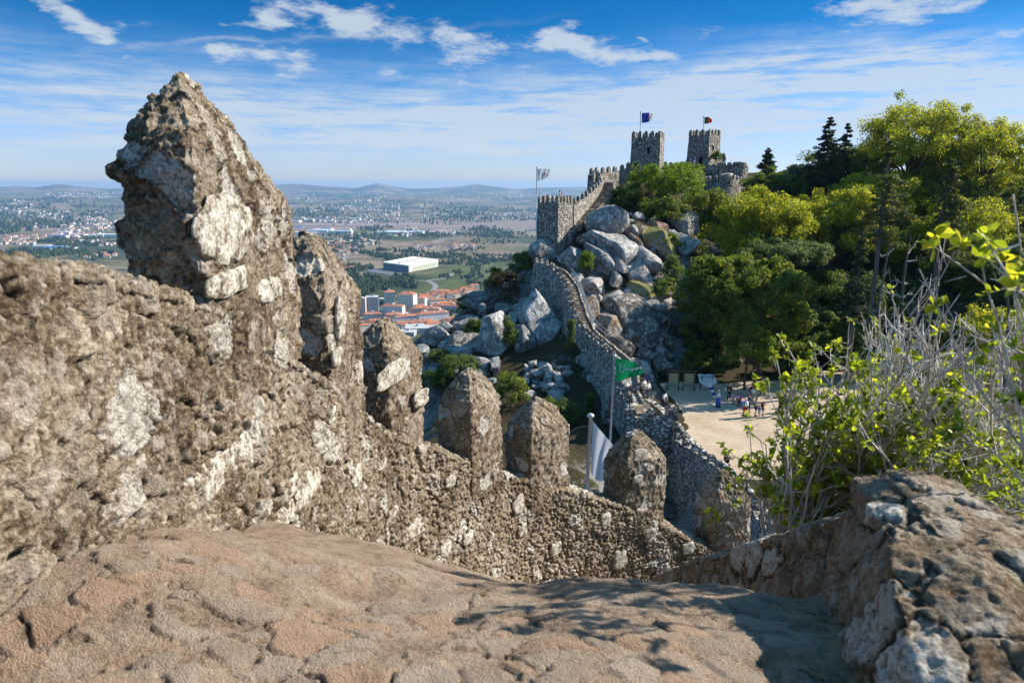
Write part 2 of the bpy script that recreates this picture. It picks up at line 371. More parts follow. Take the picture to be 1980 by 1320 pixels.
# --- the parapet wall on the left: arris feet of its seven merlons
ARR = [P(*q) for q in [(395, 578, 3.25), (640, 737, 5.0), (757, 832, 6.5), (912, 886, 7.9), (1025, 928, 9.2), (1207, 978, 10.4), (1377, 1062, 11.2)]]
ctrl = [np.array([-1.50, -2.2, -.10]), np.array([-1.48, -.3, -.12]), np.array([-1.47, 1.95, -.20])] + ARR + [ARR[-1] + np.array([1.75, .55, -1.2]), ARR[-1] + np.array([3.5, .9, -2.5])]
ctrl = np.array(ctrl)
def spline(pts, n):
    """dense Catmull-Rom line, even spacing"""
    p = np.vstack([2 * pts[0] - pts[1], pts, 2 * pts[-1] - pts[-2]]); out = []
    for i in range(1, len(p) - 2):
        t = np.linspace(0, 1, 40, endpoint=False)[:, None]; a, b, c, d = p[i - 1], p[i], p[i + 1], p[i + 2]
        out.append(.5 * (2 * b + (c - a) * t + (2 * a - 5 * b + 4 * c - d) * t ** 2 + (3 * b - a - 3 * c + d) * t ** 3))
    q = np.vstack(out + [p[-2:-1]]); s = np.concatenate([[0], np.cumsum(np.linalg.norm(np.diff(q, axis=0), axis=1))])
    u = np.linspace(0, s[-1], n); return np.stack([np.interp(u, s, q[:, k]) for k in range(3)], 1)
WL = spline(ctrl, 2600); _k = np.concatenate([np.arange(0, 480, 4), np.arange(480, 1500, 1), np.arange(1500, 2600, 2)]); WL = WL[_k]
tan = np.gradient(WL, axis=0); tan[:, 2] = 0; tan /= np.linalg.norm(tan, axis=1)[:, None]
nin = np.stack([tan[:, 1], -tan[:, 0], 0 * tan[:, 0]], 1)        # towards the walk
TH = .56
fore = thing('castle_wall', 'sunlit brown lichened rubble wall with seven pointed merlons stepping down beside the rock', 'wall', tuple(ARR[0] - np.array([0, 0, 1.2])))
def wall_body():
    # cross-section: inner foot -> inner top -> sill -> outer top -> outer foot
    sec = []
    for k in range(190): sec.append((0, -2.1 + 2.02 * k / 189))
    for k in range(8): a = math.pi / 2 * k / 7; sec.append((-.07 * (1 - math.cos(a)), -.08 + .08 * math.sin(a)))
    for k in range(1, 30): sec.append((-.07 - (TH - .14) * k / 30, 0.0 + .02 * math.sin(math.pi * k / 30)))
    for k in range(8): a = math.pi / 2 * k / 7; sec.append((-TH + .07 * (1 - math.sin(a)), -.08 + .08 * math.cos(a)))
    for k in range(30): sec.append((-TH - .08 * k / 29, -.08 - 3.2 * k / 29))
    sec = np.array(sec)
    y = WL[:, 1]
    # rows: fine near the camera
    u = np.arange(len(WL)); keep = WL
    V = keep[:, None, :] + nin[:, None, :] * sec[None, :, 0, None] + np.array([0, 0, 1.])[None, None] * sec[None, :, 1, None]
    n = fbm(V, 1.1, 3, 3) * .05
    V = V + nin[:, None, :] * n[..., None]
    V[..., 2] += fbm(V, 2.2, 3, 9) * .045
    F = grid_faces(V.shape[0], V.shape[1])
    return mesh_np('wall_body', V.reshape(-1, 3), F, M_wall, fore, fore.location)
wall_body()
# merlons: a block with a pyramid cap; length L along the wall, height Hs to the shoulder, Hc cap
def merlon(i, L, Hs, Hc, th, n=56, apex=.28, courses=None, seed=0, down=.12, tw=0.0, slant=.06, rnde=.12, capp=1.55):
    k = int(np.argmin(np.linalg.norm(WL - ARR[i], axis=1))); o = WL[k]; T = tan[k]; N = nin[k]
    if tw: c_, s_ = math.cos(tw), math.sin(tw); T = np.array([T[0] * c_ - T[1] * s_, T[0] * s_ + T[1] * c_, 0]); N = np.array([T[1], -T[0], 0])
    # cube sphere-like shell of a unit box
    faces = []; verts = []
    lin = np.linspace(-1, 1, n)
    A, B = np.meshgrid(lin, lin, indexing='ij'); one = np.ones_like(A)
    off = 0
    for axis, sg in ((0, 1), (0, -1), (1, 1), (1, -1), (2, 1)):
        q = [None] * 3; q[axis] = one * sg; q[(axis + 1) % 3] = A if sg > 0 else B; q[(axis + 2) % 3] = B if sg > 0 else A
        verts.append(np.stack(q, -1).reshape(-1, 3)); faces.append(grid_faces(n, n, off)); off += n * n
    v = np.vstack(verts); F = np.vstack(faces)
    key = np.round(v * 1e5).astype(np.int64); _, idx, inv = np.unique(key, axis=0, return_index=True, return_inverse=True)
    inv = inv.ravel(); v = v[idx]; F = inv[F]
    a, b, c = v[:, 0], v[:, 1], v[:, 2]
    # the top face rises to the apex, the sides stop at the shoulder; the foot sinks into the wall
    top = np.clip(1 - np.maximum(np.abs(a), np.abs(b)), 0, 1)
    topface = c > .999
    zz = np.where(topface, Hs + Hc * (1 - (1 - top) ** capp), (c + 1) / 2 * (Hs + .62) - .62)
    zz = zz - slant * (zz > 0) * np.clip(zz / Hs, 0, 1) * np.clip((a + 1) / 2, 0, 1) ** 1.3 * np.where(topface, 1 - .8 * top, 1)
    # taper + rounding of the vertical edges
    r = np.sqrt(a * a + b * b); sq = np.maximum(np.abs(a), np.abs(b)); rr = np.where(r > 0, sq / np.maximum(r, 1e-6), 1)
    rnd = 1 - rnde * (1 - rr) / (1 - .7071) * sq
    ap = apex * (top if True else 0) * topface
    x = (a * rnd * (1 - ap * 0)) * L / 2 + L / 2; y = (b * rnd) * th / 2 - th / 2
    hgt = np.clip(zz / (Hs + Hc), 0, 1)
    tap = 1 - .03 * hgt - .07 * sstep(Hs * .75, Hs, zz)
    x = L / 2 + (x - L / 2) * tap; y = -th / 2 + (y + th / 2) * tap
    x = x + np.where(topface, -(apex) * L * .5 * top, 0)
    lean = zz[:, None] * 0
    p = o + T * x[:, None] + N * y[:, None] + np.array([0, 0, 1.]) * zz[:, None]
    cen = o + T * L / 2 - N * th / 2
    d = p - cen; d[:, 2] *= .3; d /= np.linalg.norm(d, axis=1)[:, None] + 1e-6
    p = p + d * (fbm(p, 2.6, 3, 40 + seed) * .026 + fbm(p, 7, 3, 60 + seed) * .018)[:, None]
    if courses:                                   # big blocks with open joints, standing proud by varying amounts
        for (z0, z1, push, side) in courses:
            m = sstep(z0, z0 + .035, zz) * (1 - sstep(z1 - .035, z1, zz)) * (a < .2) * np.clip(-a, 0, 1)
            m = m * (.55 + .45 * np.clip(b * side, -1, 1))
            p = p - T * (m * push)[:, None] - N * (m * push * np.clip(-b, 0, 1) * 1.1)[:, None]
    ob = mesh_np('merlon', p, F, M_mer, fore, fore.location)
    return ob
merlon(0, 1.36, .76, .34, .37, 110, .50, [(-.05, .13, -.05, 1), (.16, .40, .02, -1), (.41, .44, -.035, 1), (.45, .49, .018, -1), (.50, .53, -.03, -1), (.54, .74, .022, -1), (.75, .775, -.035, -1), (.78, .83, .03, -1)], 1, slant=.40, rnde=.05, capp=1.2)
merlon(1, .95, .78, .34, .46, 72, .30, None, 2, slant=.25)
merlon(2, .88, .70, .36, .52, 64, .2, [(.1, .35, .04, 1)], 3)
merlon(3, .84, .68, .34, .56, 60, .1, [(.3, .5, .03, -1)], 4)
merlon(4, 1.0, .72, .36, .56, 56, .1, [(.45, .52, .06, -1)], 5)
merlon(5, 1.0, .70, .44, .68, 52, .1, None, 6)
merlon(6, .92, .86, .46, .72, 52, .1, None, 7)

# pale lichen-crusted stones standing proud of the mortar
def mat_pale():
    t = NT('white_lichened_stone'); c = t.coord(); a = t.noise(c, 14, 6, .7); f = t.noise(c, 60, 5, .7)
    col = t.ramp(t.math('ADD', t.math('MULTIPLY', a, .6), t.math('MULTIPLY', f, .4)), [(.41, (.085, .068, .048)), (.47, (.27, .232, .18)), (.53, (.50, .46, .39)), (.62, (.70, .665, .60))])
    return t.done(t.principled(col, .95, t.bump(t.math('ADD', a, f), .9, .02), .08))
M_pale = mat_pale()
_seg = WL[(WL[:, 1] > 1.2)]; _segN = nin[(WL[:, 1] > 1.2)]
def wall_point(px, py):
    d = ray(px, py); rr = _seg[:, 0] / _seg[:, 1] - d[0] / d[1]; k = int(np.argmin(np.abs(rr))); return P(px, py, _seg[k, 1]), _segN[k], _seg[k, 1]
def pale_stone(px, py, rx, ry, seed, push=.0):
    p, N, Y = wall_point(px, py); T = np.array([-N[1], N[0], 0]); fs = max(.35, abs(N @ (-p / np.linalg.norm(p)))); up = np.array([0, 0, 1.]); w, h = rx * Y / FPX / max(abs(T[0]), .35), ry * Y / FPX; th = .022 + .03 * min(w, h)
    b = MB(); b.ell((0, 0, 0), (1, 1, 1), 26, 16); u = np.array(b.v); u = u / (np.abs(u) ** 3.2).sum(1)[:, None] ** (1 / 3.2); r = 1 + .34 * fbm(u * [1, .15, 1] + seed * 5.1, 1.9, 3, seed)
    v = p + T * (u[:, 0] * w * r)[:, None] + up * (u[:, 2] * h * r)[:, None] + N * (push + u[:, 1] * th)[:, None]; v = v + N * (fbm(v, 9, 3, seed) * .012)[:, None]
    mesh_np('pale_stone', v, b.f, M_pale, fore, fore.location)
for i, (px, py, rx, ry, ps) in enumerate([(441, 446, 40, 66, .0), (437, 546, 32, 26, .01), (520, 560, 20, 24, 0), (420, 915, 44, 40, -.012), (470, 880, 20, 44, -.012), (592, 945, 26, 28, 0), (560, 940, 16, 20, 0), (548, 1000, 20, 22, 0), (655, 612, 9, 40, .01), (690, 720, 8, 22, .01), (652, 690, 10, 18, 0), (757, 722, 25, 22, .02), (800, 1022, 11, 20, 0), (812, 770, 12, 18, .01), (905, 1040, 9, 14, 0), (740, 890, 9, 16, 0), (690, 920, 10, 22, 0), (642, 800, 9, 16, 0), (1003, 975, 11, 20, 0), (1010, 1025, 9, 14, 0), (1170, 1005, 12, 16, 0), (1200, 1080, 16, 22, 0), (1235, 880, 16, 14, .02), (1232, 925, 11, 9, .02), (1258, 1035, 14, 18, 0), (1330, 1060, 14, 16, 0), (1130, 955, 9, 9, 0), (870, 930, 9, 13, 0), (955, 905, 9, 13, 0), (1255, 905, 8, 8, .01), (650, 870, 7, 20, 0), (860, 1060, 10, 16, 0), (760, 990, 8, 12, 0), (1075, 1060, 12, 15, 0)]): pale_stone(px, py, rx, ry, i + 1, ps)

# --- worn rock underfoot (the head of the walk), then the steps going down behind its brow
def ledge_z(X, Y):
    base = np.interp(Y, [-2, 0, 1.55, 2.4, 3.1, 3.35, 4, 12.5], [-1.2, -1.22, -1.30, -1.52, -1.80, -1.98, -2.75, -8.0])
    brow = np.interp(X, [-1.6, -1.1, -.6, 0, .3, .75, 1.2], [3.9, 3.45, 3.3, 3.05, 2.98, 2.85, 2.6])
    over = np.maximum(Y - brow, 0); base2 = np.interp(np.minimum(Y, brow), [-2, 0, 1.55, 2.4, 3.1, 4.2], [-1.2, -1.21, -1.28, -1.48, -1.73, -2.1]) + np.interp(Y, [1.4, 2.0, 2.6, 3.3], [.02, .16, .12, .03]) * np.clip((-.55 - X) / .7, 0, 1) - np.interp(Y, [0, 1.5, 1.9, 2.4, 3], [.15, .14, .11, .06, .05]) * sstep(.15, 1.05, X) - np.interp(Y, [1.6, 2.2, 2.8, 3.2], [0, .05, .15, .18]) * sstep(-.95, .1, X) - .06 * sstep(2.5, 3.1, Y)
    return base2 - .75 * over - .25 * (1 - np.exp(-over * 9)) 
def build_ledge():
    ys = np.concatenate([np.linspace(-2, 1.2, 40, endpoint=False), np.linspace(1.2, 3.9, 300, endpoint=False), np.linspace(3.9, 12.6, 110)])
    nx = 330
    Y, U = np.meshgrid(ys, np.linspace(0, 1, nx), indexing='ij')
    k = np.array([np.argmin(np.abs(WL[:, 1] - y) + np.where(np.arange(len(WL)) < 2, 9, 0)) for y in ys])
    xl = WL[k, 0] - .12; xr = np.where(ys < 2.5, 1.55, np.maximum(1.6, WL[k, 0] + 2.6))
    X = xl[:, None] + (xr - xl)[:, None] * U
    Z = ledge_z(X - np.maximum(0, WL[k, 0] + 1.3)[:, None] * (Y > 4), Y)
    p = np.stack([X, Y, Z], -1)
    Z = Z + fbm(p * [1, 1, 0], 1.4, 4, 71) * .06 + fbm(p * [1, 1, 0], 4.5, 3, 77) * .022
    # hollow seams that split the brow into rounded slabs
    seam = np.abs(X * .55 + (Y - 3.0) * 1.0 + .12 * fbm(p * [1, 1, 0], 2, 2, 5) + .28)
    Z = Z - .07 * np.exp(-(seam / .045) ** 2) * sstep(2.2, 2.5, Y) * (X > -.5) * (X < .5)
    Z = Z + .03 * sstep(.1, .35, X) * sstep(2.0, 2.6, Y) * (1 - sstep(.85, 1.1, X))
    return tag(mesh_np('path', np.stack([X, Y, Z], -1).reshape(-1, 3), grid_faces(*X.shape)[:, ::-1], M_ledge), kind='structure')
build_ledge()

# --- low parapet on the right of the walk: level head, then falling with the steps
def parapet():
    ys = np.concatenate([np.linspace(-1.5, .9, 60, endpoint=False), np.linspace(.9, 2.42, 190), np.linspace(2.45, 7.2, 260), np.linspace(7.25, 10.5, 60)])
    # left face foot, left top edge, right top edge, by Y
    zt = np.interp(ys, [-1.5, 1.2, 1.55, 1.9, 2.42, 2.45, 2.62, 6.0, 10.5], [-1.34, -1.32, -1.25, -1.14, -1.13, -1.20, -1.36, -3.72, -7.0])
    xt = np.interp(ys, [-1.5, 1.45, 1.95, 2.42, 2.46, 6, 7.2, 10.5], [.85, 1.03, 1.17, 1.29, 1.37, 1.40, 1.66, 4.6])
    xf = np.interp(ys, [-1.5, 1.5, 1.72, 2.0, 2.42, 2.46, 6, 7.2, 10.5], [.62, .82, .93, 1.07, 1.24, 1.31, 1.34, 1.6, 4.5])
    wd = np.interp(ys, [-1.5, 1.5, 2.3, 2.5, 6, 10.5], [1.0, .84, .46, .40, .42, .42])
    sec = [(0, t) for t in np.linspace(0, 1, 90)] + [(1, t) for t in np.linspace(0, 1, 70)[1:]] + [(2, t) for t in np.linspace(0, 1, 40)[1:]]
    V = np.zeros((len(ys), len(sec), 3))
    for j, (s_, t) in enumerate(sec):
        if s_ == 0: z = zt - 1.2 + 1.2 * t; x = xf + (xt - xf) * np.clip((z - zt + .48) / .48, 0, 1) ** 1.15
        elif s_ == 1: x = xt + wd * t; z = zt + .05 * math.sin(math.pi * t) * 1.0
        else: x = xt + wd + .05 * t; z = zt - 1.5 * t
        V[:, j] = np.stack([x, ys, z], 1)
    # round the two top edges
    nrm = fbm(V, 1.7, 4, 90) * .05 + fbm(V, 5.5, 3, 92) * .03
    V[..., 0] -= nrm * np.where(np.arange(len(sec)) < 110, 1, -1)[None]
    V[..., 2] += fbm(V, 2.4, 4, 95) * .05
    F = grid_faces(V.shape[0], V.shape[1])[:, ::-1]
    o = mesh_np('parapet', V.reshape(-1, 3), F, M_par)
    return tag(o, 'low rough stone parapet dappled with shade, right of the worn rock', 'wall')
parapet()
# ------------------------------------------------------------------ the castle hill
def mat_ground_hill():
    t = NT('hill_earth'); c = t.coord(); n1 = t.noise(c, .35, 6, .62); n2 = t.noise(c, 2.5, 6, .65); n3 = t.noise(c, 14, 4, .6)
    col = t.ramp(t.math('ADD', t.math('MULTIPLY', n1, .5), t.math('MULTIPLY', n2, .5)), [(.36, (.025, .020, .014)), (.47, (.055, .040, .026)), (.55, (.038, .042, .017)), (.68, (.06, .068, .022))])
    col = t.mix(t.math('MULTIPLY', t.ss(.52, .62, n3), .5), col, (.12, .085, .05))
    nz = t.sep(t.n('ShaderNodeNewGeometry').outputs['Normal'])[2]; rk = t.math('MULTIPLY', t.ss(.90, .72, t.math('ADD', nz, t.math('MULTIPLY', t.math('SUBTRACT', n2, .5), .6))), .9)
    col = t.mix(rk, col, t.ramp(n3, [(.35, (.075, .07, .065)), (.5, (.22, .21, .20)), (.65, (.38, .37, .35))]))
    return t.done(t.principled(col, .95, t.bump(t.math('ADD', n2, t.math('MULTIPLY', n3, .3)), .8, .4), .05))
def mat_sand():
    t = NT('sandy_ground'); c = t.coord(); n1 = t.noise(c, .25, 5, .6); n2 = t.noise(c, 3, 6, .7); n3 = t.noise(c, 22, 4, .7)
    col = t.ramp(t.math('ADD', t.math('MULTIPLY', n1, .55), t.math('MULTIPLY', n2, .45)), [(.38, (.33, .25, .175)), (.5, (.42, .33, .24)), (.62, (.50, .41, .31))])
    col = t.mix(t.math('MULTIPLY', t.ss(.55, .7, n3), .35), col, (.22, .16, .11))
    return t.done(t.principled(col, .95, t.bump(n3, .5, .05), .05))
M_hill = mat_ground_hill(); M_sand = mat_sand()
PLZ = -20.45
TP = [P(*q) for q in [(1175, 950, 36), (1060, 850, 53), (1000, 750, 63), (900, 655, 80), (805, 655, 81), (880, 622, 86), (950, 572, 90), (1030, 500, 93), (980, 690, 71), (900, 720, 70), (830, 720, 72), (1053, 606, 80), (1077, 672, 70), (1101, 735, 62), (1113, 810, 55),
      (1200, 865, 46), (1130, 645, 70), (1200, 600, 79), (1200, 500, 88), (1170, 428, 94), (1122, 448, 99), (1146, 424, 104), (1163, 408, 109), (1185, 384, 112), (1205, 366, 116), (1300, 452, 98), (1330, 520, 88), (1310, 650, 76), (1290, 700, 73), (1230, 345, 121), (1360, 330, 128), (1430, 400, 117), (1105, 482, 90), (1240, 690, 72), (1350, 600, 82)]]
TP = [tuple(p) for p in TP] + [(-3, 4, -5.5), (-5, 10, -11), (-1, 14, -11.5), (2.5, 17, -15), (6, 22, -17), (8, 30, -18.5), (-12, 25, -24), (-22, 60, -42), (-18, 45, -30), (-40, 50, -62), (-60, 70, -85), (-18, 84, -30), (-14, 100, -26), (-5, 40, -19), (-8, 55, -22), (0, 112, -14), (-20, 112, -40), (-60, 120, -100), (5, 130, -16),
      (24, 56, PLZ), (24, 66, PLZ), (18, 60, PLZ), (32, 62, PLZ), (30, 70, PLZ), (16, 69, PLZ), (20, 72, PLZ), (15, 52, PLZ), (20, 47, PLZ + .1), (36, 55, PLZ), (30, 47, PLZ + .1), (44, 74, PLZ + .6), (24, 73, PLZ),
      (33, 84, -18), (46, 90, -14), (60, 84, -13), (40, 110, -6), (62, 115, -3), (95, 120, 0), (80, 80, -14), (60, 60, -18), (5, 7, -4.2), (3.5, 5, -3.2), (2.2, 2, -2.2), (5, 1, -2), (10, 10, -9), (14, 24, -16), (18, 36, -19.8), (30, 38, -20), (26, 24, -17), (12, 40, -18.8),
      (60, 30, -20), (120, 60, -16), (140, 140, 2), (100, 190, -8), (40, 170, -12), (-100, 20, -80), (-50, 10, -42), (-20, -10, -14), (30, -20, -8), (20, 4, -9), (9.0, 38, -24), (7, 32, -22), (5.5, 27, -20), (10.5, 43, -24), (170, -20, -20), (170, 230, -30), (-100, 230, -150), (30, 240, -60), (-160, 110, -165)]
TP = np.array(TP)
def tps_fit(p, lam=.15):
    d = np.linalg.norm(p[:, None, :2] - p[None, :, :2], axis=2); K = np.where(d > 0, d ** 2 * np.log(d + 1e-9), 0)
    n = len(p); A = np.zeros((n + 3, n + 3)); A[:n, :n] = K + lam * np.eye(n) * 10
    Q = np.hstack([np.ones((n, 1)), p[:, :2]]); A[:n, n:] = Q; A[n:, :n] = Q.T
    return np.linalg.solve(A, np.concatenate([p[:, 2], [0, 0, 0]]))
TW = tps_fit(TP)
def ground(X, Y):
    X = np.asarray(X, float); Y = np.asarray(Y, float); sh = X.shape; X = X.ravel(); Y = Y.ravel(); out = np.empty(len(X))
    for s_ in range(0, len(X), 20000):
        q = np.stack([X[s_:s_ + 20000], Y[s_:s_ + 20000]], 1); d2 = ((q[:, None] - TP[None, :, :2]) ** 2).sum(2)
        out[s_:s_ + 20000] = .5 * (np.where(d2 > 0, d2 * np.log(d2 + 1e-12), 0) @ TW[:-3]) + TW[-3] + q @ TW[-2:]
    return out.reshape(sh)
def gz(x, y): return float(ground(np.array([x]), np.array([y]))[0])
def hit(px, py, y0=20, y1=150):
    ys = np.linspace(y0, y1, 260); d = ray(px, py); pts = d[None] * (ys / d[1])[:, None]
    g = ground(pts[:, 0], pts[:, 1]); below = np.nonzero(pts[:, 2] <= g)[0]
    return ys[below[0]] if len(below) else None
def build_hill():
    xs = np.concatenate([np.linspace(-170, -30, 50, endpoint=False), np.linspace(-30, 70, 210, endpoint=False), np.linspace(70, 175, 45)])
    ys = np.concatenate([np.linspace(-25, 3, 14, endpoint=False), np.linspace(3, 135, 250, endpoint=False), np.linspace(135, 235, 40)])
    X, Y = np.meshgrid(xs, ys, indexing='ij'); Z = ground(X, Y)
    p = np.stack([X, Y, 0 * X], -1)
    flat = sstep(1.2, .1, np.abs(Z - PLZ)) * (X > 9) * (Y > 40) * (Y < 76)
    Z = np.where(flat > 0, Z * (1 - flat) + PLZ * flat, Z)
    Z = Z + (1 - flat) * (fbm(p, .22, 4, 12) * .7 + fbm(p, .9, 3, 18) * .22)
    # skirt: the outermost ring plunges to the plain
    e = np.minimum(np.minimum(X + 170, 175 - X), np.minimum(Y + 25, 235 - Y)); Z = np.where(e < .5, -290, Z)
    # keep clear of the walk itself
    near = (Y < 14) & (Y > -3); wl = np.interp(Y, WL[:, 1], WL[:, 0]); inside = near & (X > wl - .9) & (X < np.maximum(2.1, wl + 3.2))
    Z = np.where(inside, np.minimum(Z, np.interp(Y, [-3, 2.4, 4, 14], [-2.4, -2.6, -4, -11])), Z)
    F = grid_faces(*X.shape); V = np.stack([X, Y, Z], -1).reshape(-1, 3)
    return tag(mesh_np('ground', V, F, M_hill), kind='structure')
build_hill()
def build_plaza():
    # one sheet of trodden sand a little above the earth
    out = [PZ(1255, 742, PLZ), PZ(1300, 738, PLZ), PZ(1345, 742, PLZ), PZ(1420, 742, PLZ), PZ(1520, 735, PLZ), PZ(1640, 712, PLZ), PZ(1760, 690, PLZ), PZ(1800, 705, PLZ), PZ(1640, 770, PLZ), PZ(1640, 850, PLZ), PZ(1640, 920, PLZ), PZ(1420, 925, PLZ), PZ(1392, 908, PLZ), PZ(1340, 870, PLZ), PZ(1300, 840, PLZ), PZ(1270, 790, PLZ), PZ(1240, 760, PLZ)]
    out = np.array(out); c = np.array([24.0, 62.0]); n = 220; ang = np.linspace(0, 2 * math.pi, n, endpoint=False)
    o2 = out[:, :2] - c; oa = np.unwrap(np.arctan2(o2[:, 1], o2[:, 0])); oa = oa % (2 * math.pi); od = np.argsort(oa)
    r = np.interp(ang, oa[od], np.linalg.norm(o2, axis=1)[od], period=2 * math.pi); m = 40; V = []
    for k in range(m):
        f = (k + .02) / (m - 1); rr = r * f * (1 + .02 * np.sin(ang * 9) * f)
        X = c[0] + np.cos(ang) * rr; Y = c[1] + np.sin(ang) * rr
        Z = PLZ + .05 + .03 * fbm(np.stack([X, Y, 0 * X], -1), .5, 3, 4) - (.35 if k == m - 1 else 0)
        V.append(np.stack([X, Y, Z], -1))
    V = np.array(V)
    return tag(mesh_np('plaza', V.reshape(-1, 3), np.ascontiguousarray(np.vstack([grid_faces(m, n)] + [np.array([[k * n + n - 1, (k + 1) * n + n - 1, (k + 1) * n, k * n]]) for k in range(m - 1)])[:, ::-1]), M_sand), kind='structure')
build_plaza()

# ------------------------------------------------------------------ castle masonry
def mat_masonry(name, scale=2.6, light=(.60, .57, .52), dark=(.10, .09, .08), tan=(.38, .32, .25)):
    t = NT(name); c = t.coord(); wv = t.vmath('SUBTRACT', t.noise(c, 2.2, 3, .6, out='Color'), (.5, .5, .5)); cw = t.mapping(t.vmath('ADD', c, t.vmath('SCALE', wv, sc=.25)), (1, 1, 1.45))
    e = t.voro(cw, scale, 'DISTANCE_TO_EDGE', rnd=.85); cell = t.sep(t.voro(cw, scale, 'F1', 'Color', rnd=.85)); n1 = t.noise(c, .5, 5, .6); n2 = t.noise(c, 7, 5, .7)
    st = t.ss(.03, .17, t.math('ADD', e, t.math('MULTIPLY', t.math('SUBTRACT', n2, .5), .12)))
    sc_ = t.mix(t.math('POWER', cell[0], 1.3), tan, light); sc_ = t.mix(t.ss(.72, .85, cell[1], 0, .55), sc_, (.66, .63, .58)); sc_ = t.mix(t.ss(.7, .8, cell[2], 0, .6), sc_, (.15, .13, .11))
    col = t.mix(st, dark, sc_); col = t.mix(t.math('MULTIPLY', t.ss(.52, .68, n1), .55), col, (.16, .145, .12)); col = t.mix(t.math('MULTIPLY', t.ss(.55, .7, n2), .5), col, (.08, .07, .055))
    return t.done(t.principled(col, .92, t.bump(t.math('ADD', st, t.math('MULTIPLY', n2, .6)), .9, .12), .1))
M_mas = mat_masonry('castle_masonry'); M_mas2 = mat_masonry('castle_masonry_far', 2.3, (.50, .47, .43))
M_step = mat_masonry('worn_steps', 1.3, (.42, .35, .27), (.17, .13, .10), (.34, .27, .2))
M_dark = plain('dark_opening', (.012, .011, .010), .9, 0)
def inward(pts):
    t = np.gradient(pts, axis=0); t[:, 2] = 0; t /= np.linalg.norm(t, axis=1)[:, None]
    n = np.stack([t[:, 1], -t[:, 0], 0 * t[:, 0]], 1)
    return t, n
def small_merlon(parent, p, T, N, L, th, h, cap, mat, seed=0):
    b = MB(); r = random.Random(seed); q = []
    j = lambda a: r.uniform(-a, a)
    T = np.array(T); N = np.array(N); up = np.array([0, 0, 1.]); ring = []
    for z, s in ((-.25, 1.03), (h * .5, 1.0), (h, .93), (h + cap * .62, .62), (h + cap, .22)):
        ring.append([p + T * L * (.5 + (a * s) / 2) + N * th * (.5 + (c * s) / 2) + up * (z + j(.03)) + T * j(.03) + N * j(.02) for a, c in ((-1, -1), (1, -1), (1, 1), (-1, 1))])
    vs = sum(ring, []); fs = []
    for k in range(4):
        for i in range(4): fs.append((k * 4 + i, k * 4 + (i + 1) % 4, k * 4 + 4 + (i + 1) % 4, k * 4 + 4 + i))
    fs.append((16, 17, 18, 19)); b.add(vs, fs)
    return b.build('merlon', mat, parent, parent['at'])
def wall_run(label, tops, drop, th, mat, side=1, mer=None, walk=None, name='castle_wall', batter=.03, group=None, base=None):
    """masonry wall whose outer top edge follows TOPS; SIDE +1 puts its thickness on the right of the way it runs"""
    tops = np.array(tops); n = 60 if len(tops) > 2 else 24; L = spline(tops, n); T, N = inward(L); N = N * side
    dr = np.interp(np.linspace(0, 1, n), np.linspace(0, 1, len(drop)), drop) if hasattr(drop, '__len__') else np.full(n, drop)
    rootp = L[n // 2].copy(); rootp[2] -= dr[n // 2]; root = thing(name, label, 'wall', rootp, group)
    if walk: pw, ww, depth, ph, pth = walk; prof = [(0, 0), (pw, 0), (pw, -depth), (pw + ww, -depth), (pw + ww, -depth + ph), (pw + ww + pth, -depth + ph), (pw + ww + pth, None)]
    else: prof = [(0, 0), (th, 0), (th, None)]
    cols = []
    zr = np.linspace(1, 0, 14)
    for f in zr: cols.append(L - N * (batter * dr * f)[:, None] - np.array([0, 0, 1.]) * (dr * f)[:, None])
    for (o, z) in prof[1:-1]: cols.append(L + N * o + np.array([0, 0, z]))
    for f in np.linspace(0, 1, 8)[1:]:
        o, z = prof[-2]; cols.append(L + N * o + np.array([0, 0, 1.]) * (z + (-dr - z) * f)[:, None])
    V = np.stack(cols, 1); jit = fbm(V, .8, 3, 3)[..., None] * .10 + fbm(V, 2.5, 2, 8)[..., None] * .05
    V = V + N[:, None] * jit + np.array([0, 0, 1.]) * jit * .6
    F = grid_faces(n, V.shape[1]); F = F[:, ::-1] if side > 0 else F
    V = V.reshape(-1, 3); m = len(cols); F = [list(f) for f in F] + [list(range(m)), list(range((n - 1) * m, n * m))[::-1]]
    mesh_np('wall_body', V, F, mat, root, root['at'], False)
    if mer:
        cnt, ml, mh, cap, mth = mer
        for i in range(cnt):
            k = int((i + .5) / cnt * (n - 1)); small_merlon(root, L[k] - T[k] * ml / 2 - np.array([0, 0, .05]), T[k], N[k], ml, mth, mh, cap, mat, i)
    return root, L, T, N
def stair(label, pts, width, nst, mat, parent=None, name='staircase', side=1):
    """flight of stone steps along a line of left-hand nosing points"""
    L = spline(np.array(pts), nst + 1); T, N = inward(L); N = N * side; b = MB()
    for i in range(nst):
        p, q = L[i], L[i + 1]; z = max(p[2], q[2]); a = [p, q, q + N[i + 1] * width, p + N[i] * width] if side < 0 else [p, p + N[i] * width, q + N[i + 1] * width, q]
        b.hexa([(v[0], v[1], z - .9) for v in a], [(v[0], v[1], z) for v in a])
    if parent: return b.build(name, mat, parent, parent['at'])
    o = b.build(name, mat, None, L[nst // 2]); return tag(o, label, 'staircase')

